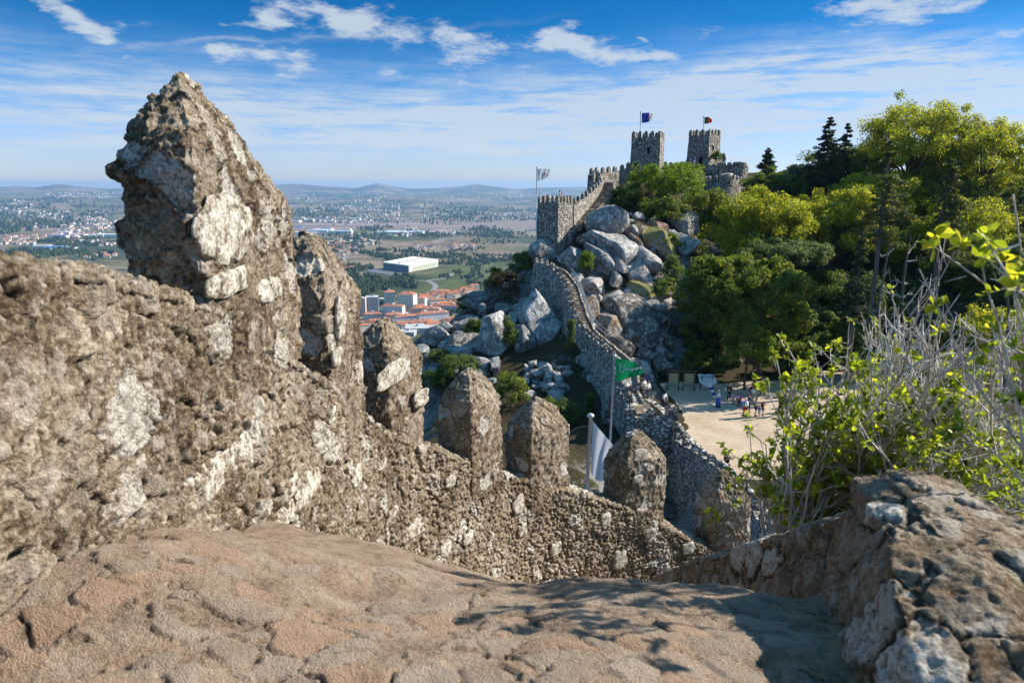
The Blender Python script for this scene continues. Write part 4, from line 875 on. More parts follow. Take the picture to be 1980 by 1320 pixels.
# ------------------------------------------------------------------ trees and shrubs
def mat_leaf(name, dark, light, tip=None, tr=.4, gloss=.6):
    t = NT(name); g = t.n('ShaderNodeNewGeometry'); r = g.outputs['Random Per Island']
    c = t.coord(); n = t.noise(c, .55, 3, .6)
    f = t.math('ADD', t.math('MULTIPLY', r, .6), t.math('MULTIPLY', n, .5)); f = t.math('SUBTRACT', f, .05)
    st = [(.15, dark), (.62, light)] + ([(.86, tip)] if tip else [])
    col = t.ramp(f, st)
    tcol = t.vmath('MULTIPLY', col, (1.55, 1.45, .7))
    d = t.principled(col, gloss, None, .15); tl = t.n('ShaderNodeBsdfTranslucent'); t.set(tl.inputs[0], tcol)
    m = t.n('ShaderNodeMixShader'); m.inputs[0].default_value = tr; t.t.links.new(d, m.inputs[1]); t.t.links.new(tl.outputs[0], m.inputs[2])
    return t.done(m.outputs[0])
def mat_bark(name, a, b):
    t = NT(name); c = t.mapping(t.coord(), (1, 1, .3)); n = t.noise(c, 9, 5, .7)
    return t.done(t.principled(t.ramp(n, [(.35, a), (.62, b)]), .95, t.bump(n, .8, .03), .05))
LF = {'yg': mat_leaf('yellow_green_leaves', (.115, .145, .013), (.33, .36, .03), (.58, .54, .05), .5), 'g': mat_leaf('green_leaves', (.05, .08, .016), (.155, .205, .032), (.30, .32, .045), .45),
      'd': mat_leaf('dark_conifer_needles', (.016, .030, .016), (.045, .07, .03), (.075, .10, .04), .2), 'c': mat_leaf('cypress_sprays', (.05, .07, .024), (.12, .145, .04), (.20, .21, .06), .3),
      'b': mat_leaf('bright_shrub_leaves', (.05, .095, .010), (.15, .235, .022), (.25, .32, .03), .45), 'o': mat_leaf('grey_green_leaves', (.07, .09, .05), (.15, .18, .09), (.23, .26, .14), .3),
      'p': mat_leaf('pale_pine_tips', (.05, .075, .02), (.15, .20, .06), (.24, .29, .10), .3), 'x': mat_leaf('dark_undergrowth', (.045, .075, .02), (.125, .18, .04), (.23, .27, .055), .4), 'r': mat_leaf('russet_scrub', (.030, .022, .012), (.065, .045, .022), (.09, .07, .03), .2)}
M_bark = mat_bark('grey_bark', (.06, .05, .04), (.20, .175, .15)); M_bark2 = mat_bark('brown_bark', (.045, .032, .022), (.15, .11, .075)); M_twig = mat_bark('bleached_twigs', (.26, .235, .21), (.66, .62, .58))
def leaf_quads(cen, nrm, size, rg, elong=1.7, droop=None):
    """one rhombus leaf per centre"""
    n = len(cen); a = rg.normal(size=(n, 3)); nrm = nrm + rg.normal(size=(n, 3)) * .75; nrm /= np.linalg.norm(nrm, axis=1)[:, None] + 1e-9
    if droop is not None: a = a * .5 + droop
    a -= nrm * (a * nrm).sum(1)[:, None]; a /= np.linalg.norm(a, axis=1)[:, None] + 1e-9; b = np.cross(nrm, a)
    s = size * rg.uniform(.6, 1.35, n)[:, None]; w = s / elong
    v = np.stack([cen - a * s * .5, cen + b * w * .5 + a * s * .05, cen + a * s * .5, cen - b * w * .5 + a * s * .05], 1)
    return v.reshape(-1, 3), np.arange(n * 4).reshape(n, 4)
def crown_broad(c, R, rg, nclump, per, leaf, hollow=.45, flat=.75, lump=.34):
    """clumps of leaves scattered through a lumpy, open crown"""
    d = rg.normal(size=(nclump, 3)); d /= np.linalg.norm(d, axis=1)[:, None]; d[:, 2] = np.where(d[:, 2] < -.45, -d[:, 2], d[:, 2])
    lob = 1 + .26 * vnoise(d * 2.3 + rg.uniform(0, 50), 3)
    r = rg.uniform(hollow, 1.0, nclump) ** .6; cc = c + d * R * (r * lob)[:, None]
    rc = lump * R.mean() * rg.uniform(.45, 1.15, nclump)
    q = rg.normal(size=(nclump, per, 3)); q /= np.linalg.norm(q, axis=2)[..., None] + 1e-9; q *= (rg.uniform(0, 1, (nclump, per, 1)) ** .42)
    q[..., 2] *= flat
    p = cc[:, None] + q * rc[:, None, None]; keep = rg.uniform(size=(nclump, per)) < rg.uniform(.5, 1, nclump)[:, None]
    nr = q * .8 + d[:, None] * .5 + np.array([0, 0, .5]); return p[keep], nr[keep], cc
def limbs(b, base, fork, tips, r0, rg, k=9):
    for tp in tips[rg.permutation(len(tips))[:k]]:
        m = fork + (tp - fork) * .5 + np.array([0, 0, .12 * np.linalg.norm(tp - fork)]) * rg.uniform(-.5, 1)
        b.tube([fork, fork + (m - fork) * .5, m, tp], [r0 * .5, r0 * .36, r0 * .24, r0 * .08], 5)
def tree(label, px, py, rx, ry, Y, kind, seed, cat='tree', name='tree', nclump=70, per=190, leaf=.26, trunk=True, group=None, ysc=.85, hollow=.4, lump=.34, bark=None, base=None, skirt=0):
    rg = np.random.default_rng(seed); c = P(px, py, Y); R = np.array([rx * Y / FPX, rx * Y / FPX * ysc, ry * Y / FPX])
    bx, by = (c[0], c[1]) if base is None else base; g = gz(bx, by) - .1
    root = thing(name, label, cat, (bx, by, g), group); b = MB()
    p, nr, cc = crown_broad(c, R, rg, nclump, per, leaf, hollow, .8, lump)
    if skirt:                                         # foliage hanging down to the ground on the near side
        q, n2, c2 = crown_broad(c - np.array([0, R[1] * .25, R[2] * .8]), R * [.8, .7, .6], rg, nclump // 2, per, leaf, .3, .9, lump); p = np.vstack([p, q]); nr = np.vstack([nr, n2])
    ok = p[:, 2] > ground(p[:, 0], p[:, 1]) - .1; p, nr = p[ok], nr[ok]
    v, f = leaf_quads(p, nr, leaf, rg)
    mesh_np('crown' if trunk else 'foliage', v, f, LF[kind], root, root['at'], False)
    r0 = max(.05, R[0] * .05) if trunk else .06; fork = np.array([bx, by, max(g + .5, c[2] - R[2] * .62)])
    mid = np.array([(bx + c[0]) / 2 + rg.uniform(-.3, .3), (by + c[1]) / 2, (g + fork[2]) / 2])
    b.tube([(bx, by, g - .3), mid, fork, c + (0, 0, R[2] * .3)], [r0 * 1.25, r0, r0 * .8, r0 * .25], 7); limbs(b, None, fork, cc, r0 * 1.1, rg, 14 if trunk else 6)
    b.build('trunk' if trunk else 'stem', bark or M_bark2, root, root['at'], True)
    return root
def conifer(label, px, ptop, pbot, wpx, Y, kind, seed, wind=0.0, tiers=26, per=150, leaf=.30, group=None, name='conifer_tree', start=.12, gap=0.0, base=None):
    rg = np.random.default_rng(seed); top = P(px, ptop, Y); g = gz(top[0], top[1]) - .1; hb = P(px, pbot, Y)[2]; H = top[2] - hb; wR = wpx * Y / FPX
    root = thing(name, label, 'tree', (top[0], top[1], g), group); ps = []; ns = []; dr = []; b = MB(); r0 = .05 + H * .018
    b.tube([(top[0], top[1], g - .3), (top[0] + .1, top[1], hb), (top[0], top[1], hb + H * .6), top], [r0, r0 * .85, r0 * .5, r0 * .1], 7)
    for i in range(int(tiers * 1.7)):
        tiers_ = int(tiers * 1.7); f = start + (1 - start) * (i / 1.0 + rg.uniform(-.5, .5)) / tiers_; f = min(max(f, start), .99)
        if rg.uniform() < gap: continue
        rad = wR * (1 - f) ** .75 * rg.uniform(.55, 1.15) + .12
        for a in rg.uniform(0, 2 * math.pi, rg.integers(4, 7)):
            d = np.array([math.cos(a) + wind, math.sin(a), .10 + .25 * rg.uniform(-1, 1)]); d /= np.linalg.norm(d); L = rad * (1 + wind * .5 * math.cos(a)); s0 = np.array([top[0], top[1], hb + H * f]); e = s0 + d * L + (0, 0, -.12 * L)
            m = int(per * max(.25, L / wR)); t = rg.uniform(.15, 1, m) ** .8; q = s0 + (e - s0) * t[:, None] + rg.normal(size=(m, 3)) * (np.array([.20, .20, .13]) * (.3 + L * .55)) * (1.05 - t * .6)[:, None]
            ps.append(q); ns.append(np.tile([0, 0, .9], (m, 1))); dr.append(np.tile(d * 1.2, (m, 1))); b.tube([s0, s0 + (e - s0) * .5, e], [r0 * .3, r0 * .2, .01], 4)
    p = np.vstack(ps); v, f = leaf_quads(p, np.vstack(ns), leaf, rg, 2.6, np.vstack(dr))
    mesh_np('crown', v, f, LF[kind], root, root['at'], False); b.build('trunk', M_bark, root, root['at'], True)
    return root
# --- scrub on the castle rock
SH = [('bright green bush crowning the rock, in front of the first keep', 1262, 362, 50, 40, 108, 'b', 1.0), ('broad green bush left of the bright one, above the biggest boulder', 1212, 388, 36, 26, 108, 'g', 1), ('rounded olive bush in the middle of the castle rock', 1318, 378, 52, 54, 105, 'b', 1), ('dark leafy bush hanging over the mossy stones', 1282, 412, 52, 24, 101, 'g', 1),
      ('right-hand bush reaching down towards the streaky pale boulder', 1362, 412, 46, 46, 103, 'g', 1), ('dense shrub under the linking wall between the keeps', 1322, 340, 40, 22, 118, 'b', 1), ('small dark shrub at the foot of the curtain wall', 1385, 440, 34, 34, 102, 'g', 1)]
for i, (lb, px, py, rx, ry, Y, kd, _) in enumerate(SH): tree(lb, px, py, rx, ry, Y, kd, 100 + i, 'bush', 'shrub', 54, 190, .30, False)
SH2 = [('small bright green conical bush among the boulders beside the railing', 1135, 512, 15, 28, None, 'b', .17), ('rusty brown scrub on the shaded slope below the lower tower', 978, 552, 36, 30, 86, 'r', .24), ('dark scrub along the skyline under the lower tower', 1012, 512, 26, 30, 92, 'x', .24), ('green-tipped scrub where the slope meets the plain', 960, 540, 22, 22, 93, 'g', .2),
       ('dark bush on the left slope above the fourth merlon', 890, 712, 44, 26, None, 'x', .2), ('dark bush left of the great lichened boulder', 918, 640, 20, 24, None, 'x', .2), ('dark creeper growing down the great lichened boulder', 984, 650, 12, 40, None, 'x', .16), ('green bush with a sunlit tip behind the fourth and fifth merlons', 990, 752, 30, 40, None, 'g', .2),
       ('dark bush on the brow above the apartment blocks', 902, 588, 22, 20, None, 'x', .2), ('low dark scrub at the left brow, behind the third merlon', 850, 690, 26, 16, None, 'x', .2), ('dark scrub at the bottom of the left slope', 835, 735, 30, 22, None, 'x', .2), ('tuft of weeds growing from the keep by the second window', 1385, 303, 9, 9, 128, 'b', .2),
       ('dark ivy hanging on the great wall behind the white flag', 1140, 790, 8, 34, 56, 'x', .16), ('dark ivy strip on the middle of the great wall', 1104, 655, 5, 44, 67, 'x', .15), ('brambles filling the hollow under the great wall', 1080, 800, 40, 30, None, 'x', .2), ('dark shrub right of the bastion, below the parapet wall', 1440, 985, 30, 22, 30, 'x', .12), ('yellow green weeds on the slope by the mossy hump', 1285, 560, 20, 22, None, 'b', .16), ('shrub with yellow leaves by the mossy ridge', 1298, 470, 16, 20, None, 'b', .18), ('dark scrub in the cleft beside the mossy ridge', 1300, 530, 22, 34, None, 'x', .2)]
for i, (lb, px, py, rx, ry, Y, kd, lf) in enumerate(SH2):
    Y = Y or (hit(px, py + ry * .7) or 80) - .5
    tree(lb, px, py, rx, ry, Y, kd, 140 + i, 'bush', 'shrub', 34, 150, lf, False, lump=.42)
# --- the wood on the right
TR_ = [('yellow-green broadleaf tree nearest the castle rock, with a wide low crown', 1482, 458, 112, 90, 92, 'yg', 0, 1.0), ('yellow-green tree in the middle of the wood, under the flat dark cypress', 1610, 450, 112, 90, 94, 'yg', 0, 1.0), ('tallest yellow-green tree, its top against the sky', 1765, 292, 118, 96, 104, 'yg', 0, 1), ('yellow-green tree at the right edge of the wood skyline', 1905, 318, 110, 80, 100, 'yg', 0, 1),
       ('green tree spreading over the back of the plaza', 1400, 570, 92, 82, 77, 'g', 0, 1), ('dark green tree above the people in the plaza', 1480, 600, 96, 96, 71, 'g', 0, 1), ('dense dark tree behind the plaza, right of the notice boards', 1370, 655, 62, 72, 76, 'x', 1, 1), ('yellow-green tree right of the tall bare trunks', 1850, 470, 110, 84, 90, 'yg', 0, 1),
       ('dark tree at the back of the wood behind the bare trunks', 1620, 590, 110, 76, 86, 'x', 0, 1), ('shadowy tree behind the dead twigs', 1790, 570, 120, 80, 92, 'x', 0, 1), ('green tree at the far right behind the near bush', 1930, 560, 90, 100, 84, 'g', 0, 1), ('grey-green rounded olive tree behind the dead twigs', 1768, 632, 62, 46, 72, 'o', 0, 1),
       ('pale-tipped pine with bare curving boughs in front of the yellow-green trees', 1520, 492, 88, 26, 84, 'p', 0, 1), ('green tree filling the gap between the olive and the plaza', 1570, 660, 70, 60, 80, 'x', 0, 1), ('green tree behind the second keep rampart', 1500, 372, 66, 40, 108, 'x', 0, 1), ('dark filler tree on the skyline under the tallest tree', 1700, 330, 130, 50, 112, 'x', 0, 1), ('dark tree on the skyline at the right edge, behind the yellow-green one', 1900, 380, 140, 60, 110, 'x', 0, 1), ('green tree half way up the wood behind the flat cypress', 1800, 400, 110, 70, 100, 'g', 0, 1), ('leafy tree closing the right side of the plaza, over the shaded path', 1650, 668, 62, 58, 71, 'g', 0, 1), ('grey-green tree on the skyline between the small conifer and the upright one', 1552, 352, 46, 34, 109, 'o', 0, 1), ('leafy tree between the dark cypresses near the top right', 1700, 400, 90, 70, 97, 'yg', 0, 1)]
for i, (lb, px, py, rx, ry, Y, kd, sk, _) in enumerate(TR_):
    tree(lb, px, py, rx, ry, Y, kd, 200 + i, nclump=190, per=270, leaf=.29 if kd != 'p' else .22, skirt=sk, lump=.19, hollow=.3)
tree('small green tree with its trunk among the crowd in the plaza', 1440, 672, 50, 62, 66.5, 'g', 231, nclump=80, per=190, leaf=.2, lump=.3, base=(xat(1441, 740, 66.5), 66.5))
tree('low bright sapling crown over the crowd, lit from the right', 1478, 690, 26, 44, 65, 'b', 232, nclump=46, per=150, leaf=.18, lump=.34, base=(xat(1452, 760, 65), 65))
conifer('dark upright conifer left of the tallest tree, against the sky', 1606, 226, 420, 52, 106, 'd', 301, .1, 24, 190, .4)
conifer('small pointed conifer beside the ruined rampart', 1486, 286, 400, 36, 112, 'd', 302, 0, 24, 170, .36, start=.02)
conifer('dark cypress swept to the right by the wind, at the upper right', 1838, 305, 520, 58, 72, 'c', 303, .75, 26, 150, .30, gap=.3)
conifer('flat-boughed dark cypress in the middle of the wood', 1722, 270, 500, 62, 70, 'c', 304, .35, 24, 150, .30, gap=.38)
conifer('second dark conifer behind the upright one', 1640, 236, 430, 40, 110, 'd', 305, .2, 22, 160, .4)
conifer('thin young conifer in front of the middle cypress', 1668, 450, 640, 34, 65, 'd', 306, .1, 16, 110, .28)
conifer('dark wind-combed cypress at the right edge of the photo', 1975, 360, 560, 44, 92, 'c', 307, .5, 22, 190, .34)
for i, (px, py, rx, ry, kd, lb) in enumerate([(1345, 700, 30, 26, 'g', 'undergrowth behind the left notice board'), (1395, 706, 34, 24, 'x', 'undergrowth behind the draped rack'), (1530, 690, 44, 30, 'g', 'undergrowth at the back of the shaded path'), (1600, 676, 44, 30, 'x', 'undergrowth between the path and the bare trunks'), (1660, 660, 44, 34, 'g', 'undergrowth at the foot of the left bare trunk'), (1720, 690, 36, 22, 'g', 'undergrowth at the foot of the right bare trunk'), (1830, 660, 60, 40, 'g', 'undergrowth right of the grey-green tree'), (1920, 640, 70, 50, 'yg', 'yellowish undergrowth at the far right')]):
    tree(lb, px, py, rx, ry, (hit(px, py + ry) or 78) - .5, kd, 330 + i, 'bush', 'shrub', 60, 170, .24, False, lump=.3)
# two tall bare trunks and silvery dead boughs
def bare_tree(label, pts, Y, r, seed, nb=9):
    rg = np.random.default_rng(seed); P0 = [P(a, b, Y + d) for a, b, d in pts]; g = gz(P0[0][0], P0[0][1]); P0[0][2] = g - .2; root = thing('bare_tree', label, 'tree', (P0[0][0], P0[0][1], g)); b = MB()
    L = spline(np.array(P0), 20); b.tube(L, np.linspace(r, r * .35, 20), 7); b.build('trunk', M_bark, root, root['at'], True)
    for k in range(nb):
        i = rg.integers(7, 19); d = np.array([rg.uniform(-1, 1), rg.uniform(-.5, .3), rg.uniform(-.1, .7)]); ln = rg.uniform(1.0, 3.2); p = L[i]; q = [p, p + d * ln * .4, p + d * ln * .7 + (0, 0, -.1 * ln), p + d * ln + (0, 0, .15 * ln)]
        b = MB(); b.tube(q, [r * .32, r * .24, r * .16, .012], 5)
        for j in range(4): e = q[2] + np.array([rg.uniform(-1, 1), rg.uniform(-.4, .4), rg.uniform(0, 1)]) * ln * .35; b.tube([q[1] + (q[2] - q[1]) * j / 4, e], [.035, .008], 4)
        b.build('bough', M_twig, root, root['at'], True)
bare_tree('tall leaning bare trunk, left of two, in front of the dark wood', [(1684, 720, 0), (1692, 640, 0), (1704, 560, .5), (1718, 480, 1)], 72, .26, 401)
bare_tree('tall straight bare trunk, right of two, in front of the dark wood', [(1738, 700, 0), (1742, 600, 0), (1750, 520, .3), (1762, 450, 1)], 74, .24, 402)
bare_tree('leafless silvery tree at the far right of the wood', [(1955, 680, 0), (1950, 600, 0), (1940, 540, .3), (1952, 470, 1)], 64, .2, 403, 12)
# ------------------------------------------------------------------ flags
M_pole = plain('white_pole', (.62, .63, .64), .35, .5); M_alu = plain('pole_aluminium', (.55, .55, .56), .3, .5, .5)
def cloth(name, col, tr=.25):
    t = NT(name); n = t.noise(t.coord(), 3, 3, .5); c = t.mix(n, tuple(q * .8 for q in col), tuple(min(1, q * 1.12) for q in col))
    d = t.principled(c, .75, None, .2); tl = t.n('ShaderNodeBsdfTranslucent'); t.set(tl.inputs[0], c); m = t.n('ShaderNodeMixShader'); m.inputs[0].default_value = tr
    t.t.links.new(d, m.inputs[1]); t.t.links.new(tl.outputs[0], m.inputs[2]); return t.done(m.outputs[0])
C_white = cloth('white_cloth', (.78, .78, .78)); C_green = cloth('green_cloth', (.012, .30, .105)); C_blue = cloth('blue_cloth', (.015, .05, .33)); C_dgreen = cloth('dark_green_cloth', (.008, .10, .035)); C_red = cloth('red_cloth', (.45, .015, .02)); C_yel = cloth('gold_cloth', (.62, .36, .03)); C_or = cloth('orange_cloth', (.55, .13, .03)); C_grey = cloth('grey_white_cloth', (.60, .61, .66), .3)
def flagpole(label, top, bot, Y, r, mat=None, finial=True):
    a, b = P(*bot, Y), P(*top, Y); g_ = gz(a[0], a[1]) if Y < 40 else a[2]; a = a if g_ > a[2] else np.array([a[0] + (a[0] - b[0]) * (a[2] - g_) / (b[2] - a[2]), a[1], g_ - .2]); root = thing('flagpole', label, 'flagpole', a); m = MB(); m.tube([a, b], [r, r * .8], 8); m.build('pole', mat or M_pole, root, root['at'], True)
    if finial: m = MB(); m.ell(b + (0, 0, r * .6), (r * 1.7, r * 1.7, r * 1.2), 8, 6); m.build('finial', M_alu, root, root['at'], True)
    return root
def flag(label, topc, botc, Y, mats, split=None, wave=.12, waves=1.6, emblem=None, nu=28, nv=12):
    """cloth between a top edge curve and a bottom edge curve, rippling in depth"""
    topc = np.array(topc, float); botc = np.array(botc, float)
    def edge(c, u): s = np.linspace(0, 1, len(c)); return np.interp(u, s, c[:, 0]), np.interp(u, s, c[:, 1])
    U, V = np.meshgrid(np.linspace(0, 1, nu), np.linspace(0, 1, nv), indexing='ij'); tx, ty = edge(topc, U); bx, by = edge(botc, U); X = tx + (bx - tx) * V; Yp = ty + (by - ty) * V
    dep = lambda u, v: Y + wave * np.sin(u * waves * 2 * math.pi + v * 1.6) * np.minimum(1, u * 2.5) - wave * .6 * u
    D = dep(U, V); pts = np.array([[P(X[i, j], Yp[i, j], D[i, j]) for j in range(nv)] for i in range(nu)])
    F = grid_faces(nu, nv); mi = None
    if split is not None: mi = [0 if (k // (nv - 1)) < split * (nu - 1) else 1 for k in range(len(F))]
    o = mesh_np('flag', pts.reshape(-1, 3), F, mats, None, pts[0, 0], True, mi); tag(o, label, 'flag')
    def put(poly, mat, name, off, par=o):                # small shapes lying on both faces of the cloth
        vs = []; 
        for sgn in (-1, 1):
            for (u, v) in poly:
                a, b = edge(topc, np.array(u)); c, d = edge(botc, np.array(u)); q = P(a + (c - a) * v, b + (d - b) * v, float(dep(np.array(u), np.array(v)))); vs.append(q + np.array([0, sgn * off, 0]))
        n = len(poly); return mesh_np(name, np.array(vs), [list(range(n)), list(range(n, 2 * n))[::-1]], mat, par, o.location, False)
    if emblem: emblem(put)
    return o, dep
def disc(cu, cv, ru, rv, n=18, a0=0): return [(cu + ru * math.cos(2 * math.pi * i / n + a0), cv + rv * math.sin(2 * math.pi * i / n + a0)) for i in range(n)]
def arms(cu, cv, s, ring, shield, crown=True):
    def f(put):
        e = put(disc(cu, cv, s, s * 1.25), ring, 'emblem', .012); put(disc(cu, cv, s * .62, s * .8), C_white, 'emblem_field', .018, e); put([(cu - s * .35, cv - s * .5), (cu + s * .35, cv - s * .5), (cu + s * .35, cv + s * .1), (cu, cv + s * .6), (cu - s * .35, cv + s * .1)], shield, 'shield', .024, e)
        if crown: put([(cu - s * .6, cv - s * 1.0), (cu - s * .75, cv - s * 1.75), (cu - s * .3, cv - s * 1.4), (cu, cv - s * 2.0), (cu + s * .3, cv - s * 1.4), (cu + s * .75, cv - s * 1.75), (cu + s * .6, cv - s * 1.0)], C_yel, 'crown', .02, e)
    return f
flagpole('thin pole at the lower tower carrying the white flag with a crest', (1038, 324), (1037, 440), 90, .07)
flag('white flag with an orange and red crest beside the lower tower', [(1039, 327), (1052, 326), (1063, 327)], [(1040, 350), (1050, 347), (1062, 340)], 90, C_white, None, .22, 1.2, arms(.52, .55, .17, C_or, C_red))
flagpole('pole on the left keep carrying the blue and white flag', (1239, 217), (1238, 268), 123.5, .08)
flag('half blue half white flag with a red crest, on the left keep', [(1241, 219), (1252, 218), (1262, 220)], [(1241, 238), (1251, 237), (1261, 233)], 123.5, [C_blue, C_white], .68, .3, 1.3, arms(.52, .5, .2, C_red, C_red))
flagpole('pole on the right keep carrying the green and red flag', (1360.5, 226), (1360, 268), 130.5, .08)
flag('green and red flag with a gold disc, on the right keep', [(1362, 227), (1370, 226), (1377, 232)], [(1362, 240), (1369, 239), (1376, 237)], 130.5, [C_dgreen, C_red], .42, .25, 1.3, arms(.42, .5, .2, C_yel, C_red, False))
flagpole('tall white pole of the green flag, in front of the great wall', (1188, 689), (1176.5, 905), 28, .055)
gT, gB = [(1190, 692), (1204, 694), (1218, 697), (1230, 702), (1238, 711), (1243, 719)], [(1191, 738), (1203, 735), (1217, 730), (1230, 727), (1238, 724), (1243, 720.5)]
gflag, gdep = flag('green flag with white Arabic lettering flying in front of the great wall', gT, gB, 28, C_green, None, .10, 1.4)
def lettering():
    q = lambda x, y: (1090 + x / 6.6, 560 + y / 6.6)
    strokes = [[(706, 926), (720, 955), (727, 990), (717, 1022), (700, 1034)], [(718, 1050), (745, 1046), (766, 1030), (776, 1006), (768, 984)], [(776, 1008), (790, 1020), (806, 1018), (812, 994)], [(806, 1018), (830, 1022), (846, 1018), (850, 996)], [(846, 1018), (868, 1022), (888, 1016), (892, 994)], [(888, 1016), (912, 1016), (930, 1006), (932, 988)], [(930, 1006), (946, 1006), (953, 1000), (954, 985)], [(953, 1000), (968, 1004), (980, 996), (980, 984)]]
    dots = [(768, 958), (786, 956), (838, 970), (868, 1044), (886, 1042)]
    m = MB()
    def at(x, y, dy):
        px, py = q(x, y); u = float(np.interp(px, [g[0] for g in gT], np.linspace(0, 1, len(gT)))); ty = np.interp(u, np.linspace(0, 1, len(gT)), [g[1] for g in gT]); by = np.interp(u, np.linspace(0, 1, len(gB)), [g[1] for g in gB]); v = float(np.clip((py - ty) / max(by - ty, 1), 0, 1)); return P(px, py, float(gdep(np.array(u), np.array(v))) + dy)
    for dy in (-.035, .035):
        for s in strokes:
            L = spline(np.array([(a, b, 0) for a, b in s]), 12)[:, :2]; t = np.gradient(L, axis=0); t /= np.linalg.norm(t, axis=1)[:, None] + 1e-9; nn = np.stack([-t[:, 1], t[:, 0]], 1); w = 7 * np.sin(np.linspace(.5, 2.6, 12))[:, None]
            vs = [at(*p, dy) for p in L - nn * w] + [at(*p, dy) for p in L + nn * w]; m.add(vs, [(i, i + 1, 13 + i, 12 + i) for i in range(11)])
        for (x, y) in dots: m.add([at(x + 6.5 * math.cos(k * math.pi / 3), y + 6.5 * math.sin(k * math.pi / 3), dy) for k in range(6)], [tuple(range(6))])
    m.build('lettering', C_white, gflag, gflag.location)
lettering()
flagpole('stout metal pole with a round cap, close behind the fifth and sixth merlons', (1142, 806), (1131, 1010), 15, .052, M_alu)
flag('plain greyish white flag hanging between the fifth and sixth merlons', [(1146, 813), (1158, 828), (1170, 842), (1184, 858), (1196, 872)], [(1143, 915), (1152, 927), (1163, 930), (1174, 925), (1186, 915)], 15, C_grey, None, .10, 1.5)

# ------------------------------------------------------------------ people
SKIN = plain('skin', (.52, .31, .21), .6, .3); HAIRS = {'d': plain('dark_hair', (.025, .017, .012), .6, .3), 'b': plain('brown_hair', (.09, .05, .025), .6, .3), 'y': plain('blond_hair', (.45, .30, .12), .6, .3), 'w': plain('white_scarf', (.75, .74, .72), .8, .1), 'g': plain('grey_hair', (.35, .34, .33), .7, .2), 'n': plain('navy_cap', (.02, .04, .16), .7, .2)}
M_eye = plain('eye_dark', (.02, .015, .012), .3, .5); M_shoe = plain('dark_shoe', (.03, .027, .025), .6, .3)
FAB = {}
def fab(c):
    if c not in FAB: FAB[c] = plain('fabric', c, .85, .15, 0, .12)
    return FAB[c]
def skinned(name, V, E, R, mat, parent, root=0):
    me = bpy.data.meshes.new(name); me.from_pydata([tuple(v) for v in V], E, []); me.materials.append(mat); o = bpy.data.objects.new(name, me); COL.objects.link(o); o.parent = parent
    o.modifiers.new('Skin', 'SKIN'); o.modifiers['Skin'].use_smooth_shade = True
    for i, r in enumerate(R): me.skin_vertices[0].data[i].radius = (r, r * (.8 if isinstance(r, float) else 1)); me.skin_vertices[0].data[i].use_root = (i == root)
    sb = o.modifiers.new('Sub', 'SUBSURF'); sb.levels = 1; sb.render_levels = 1; return o
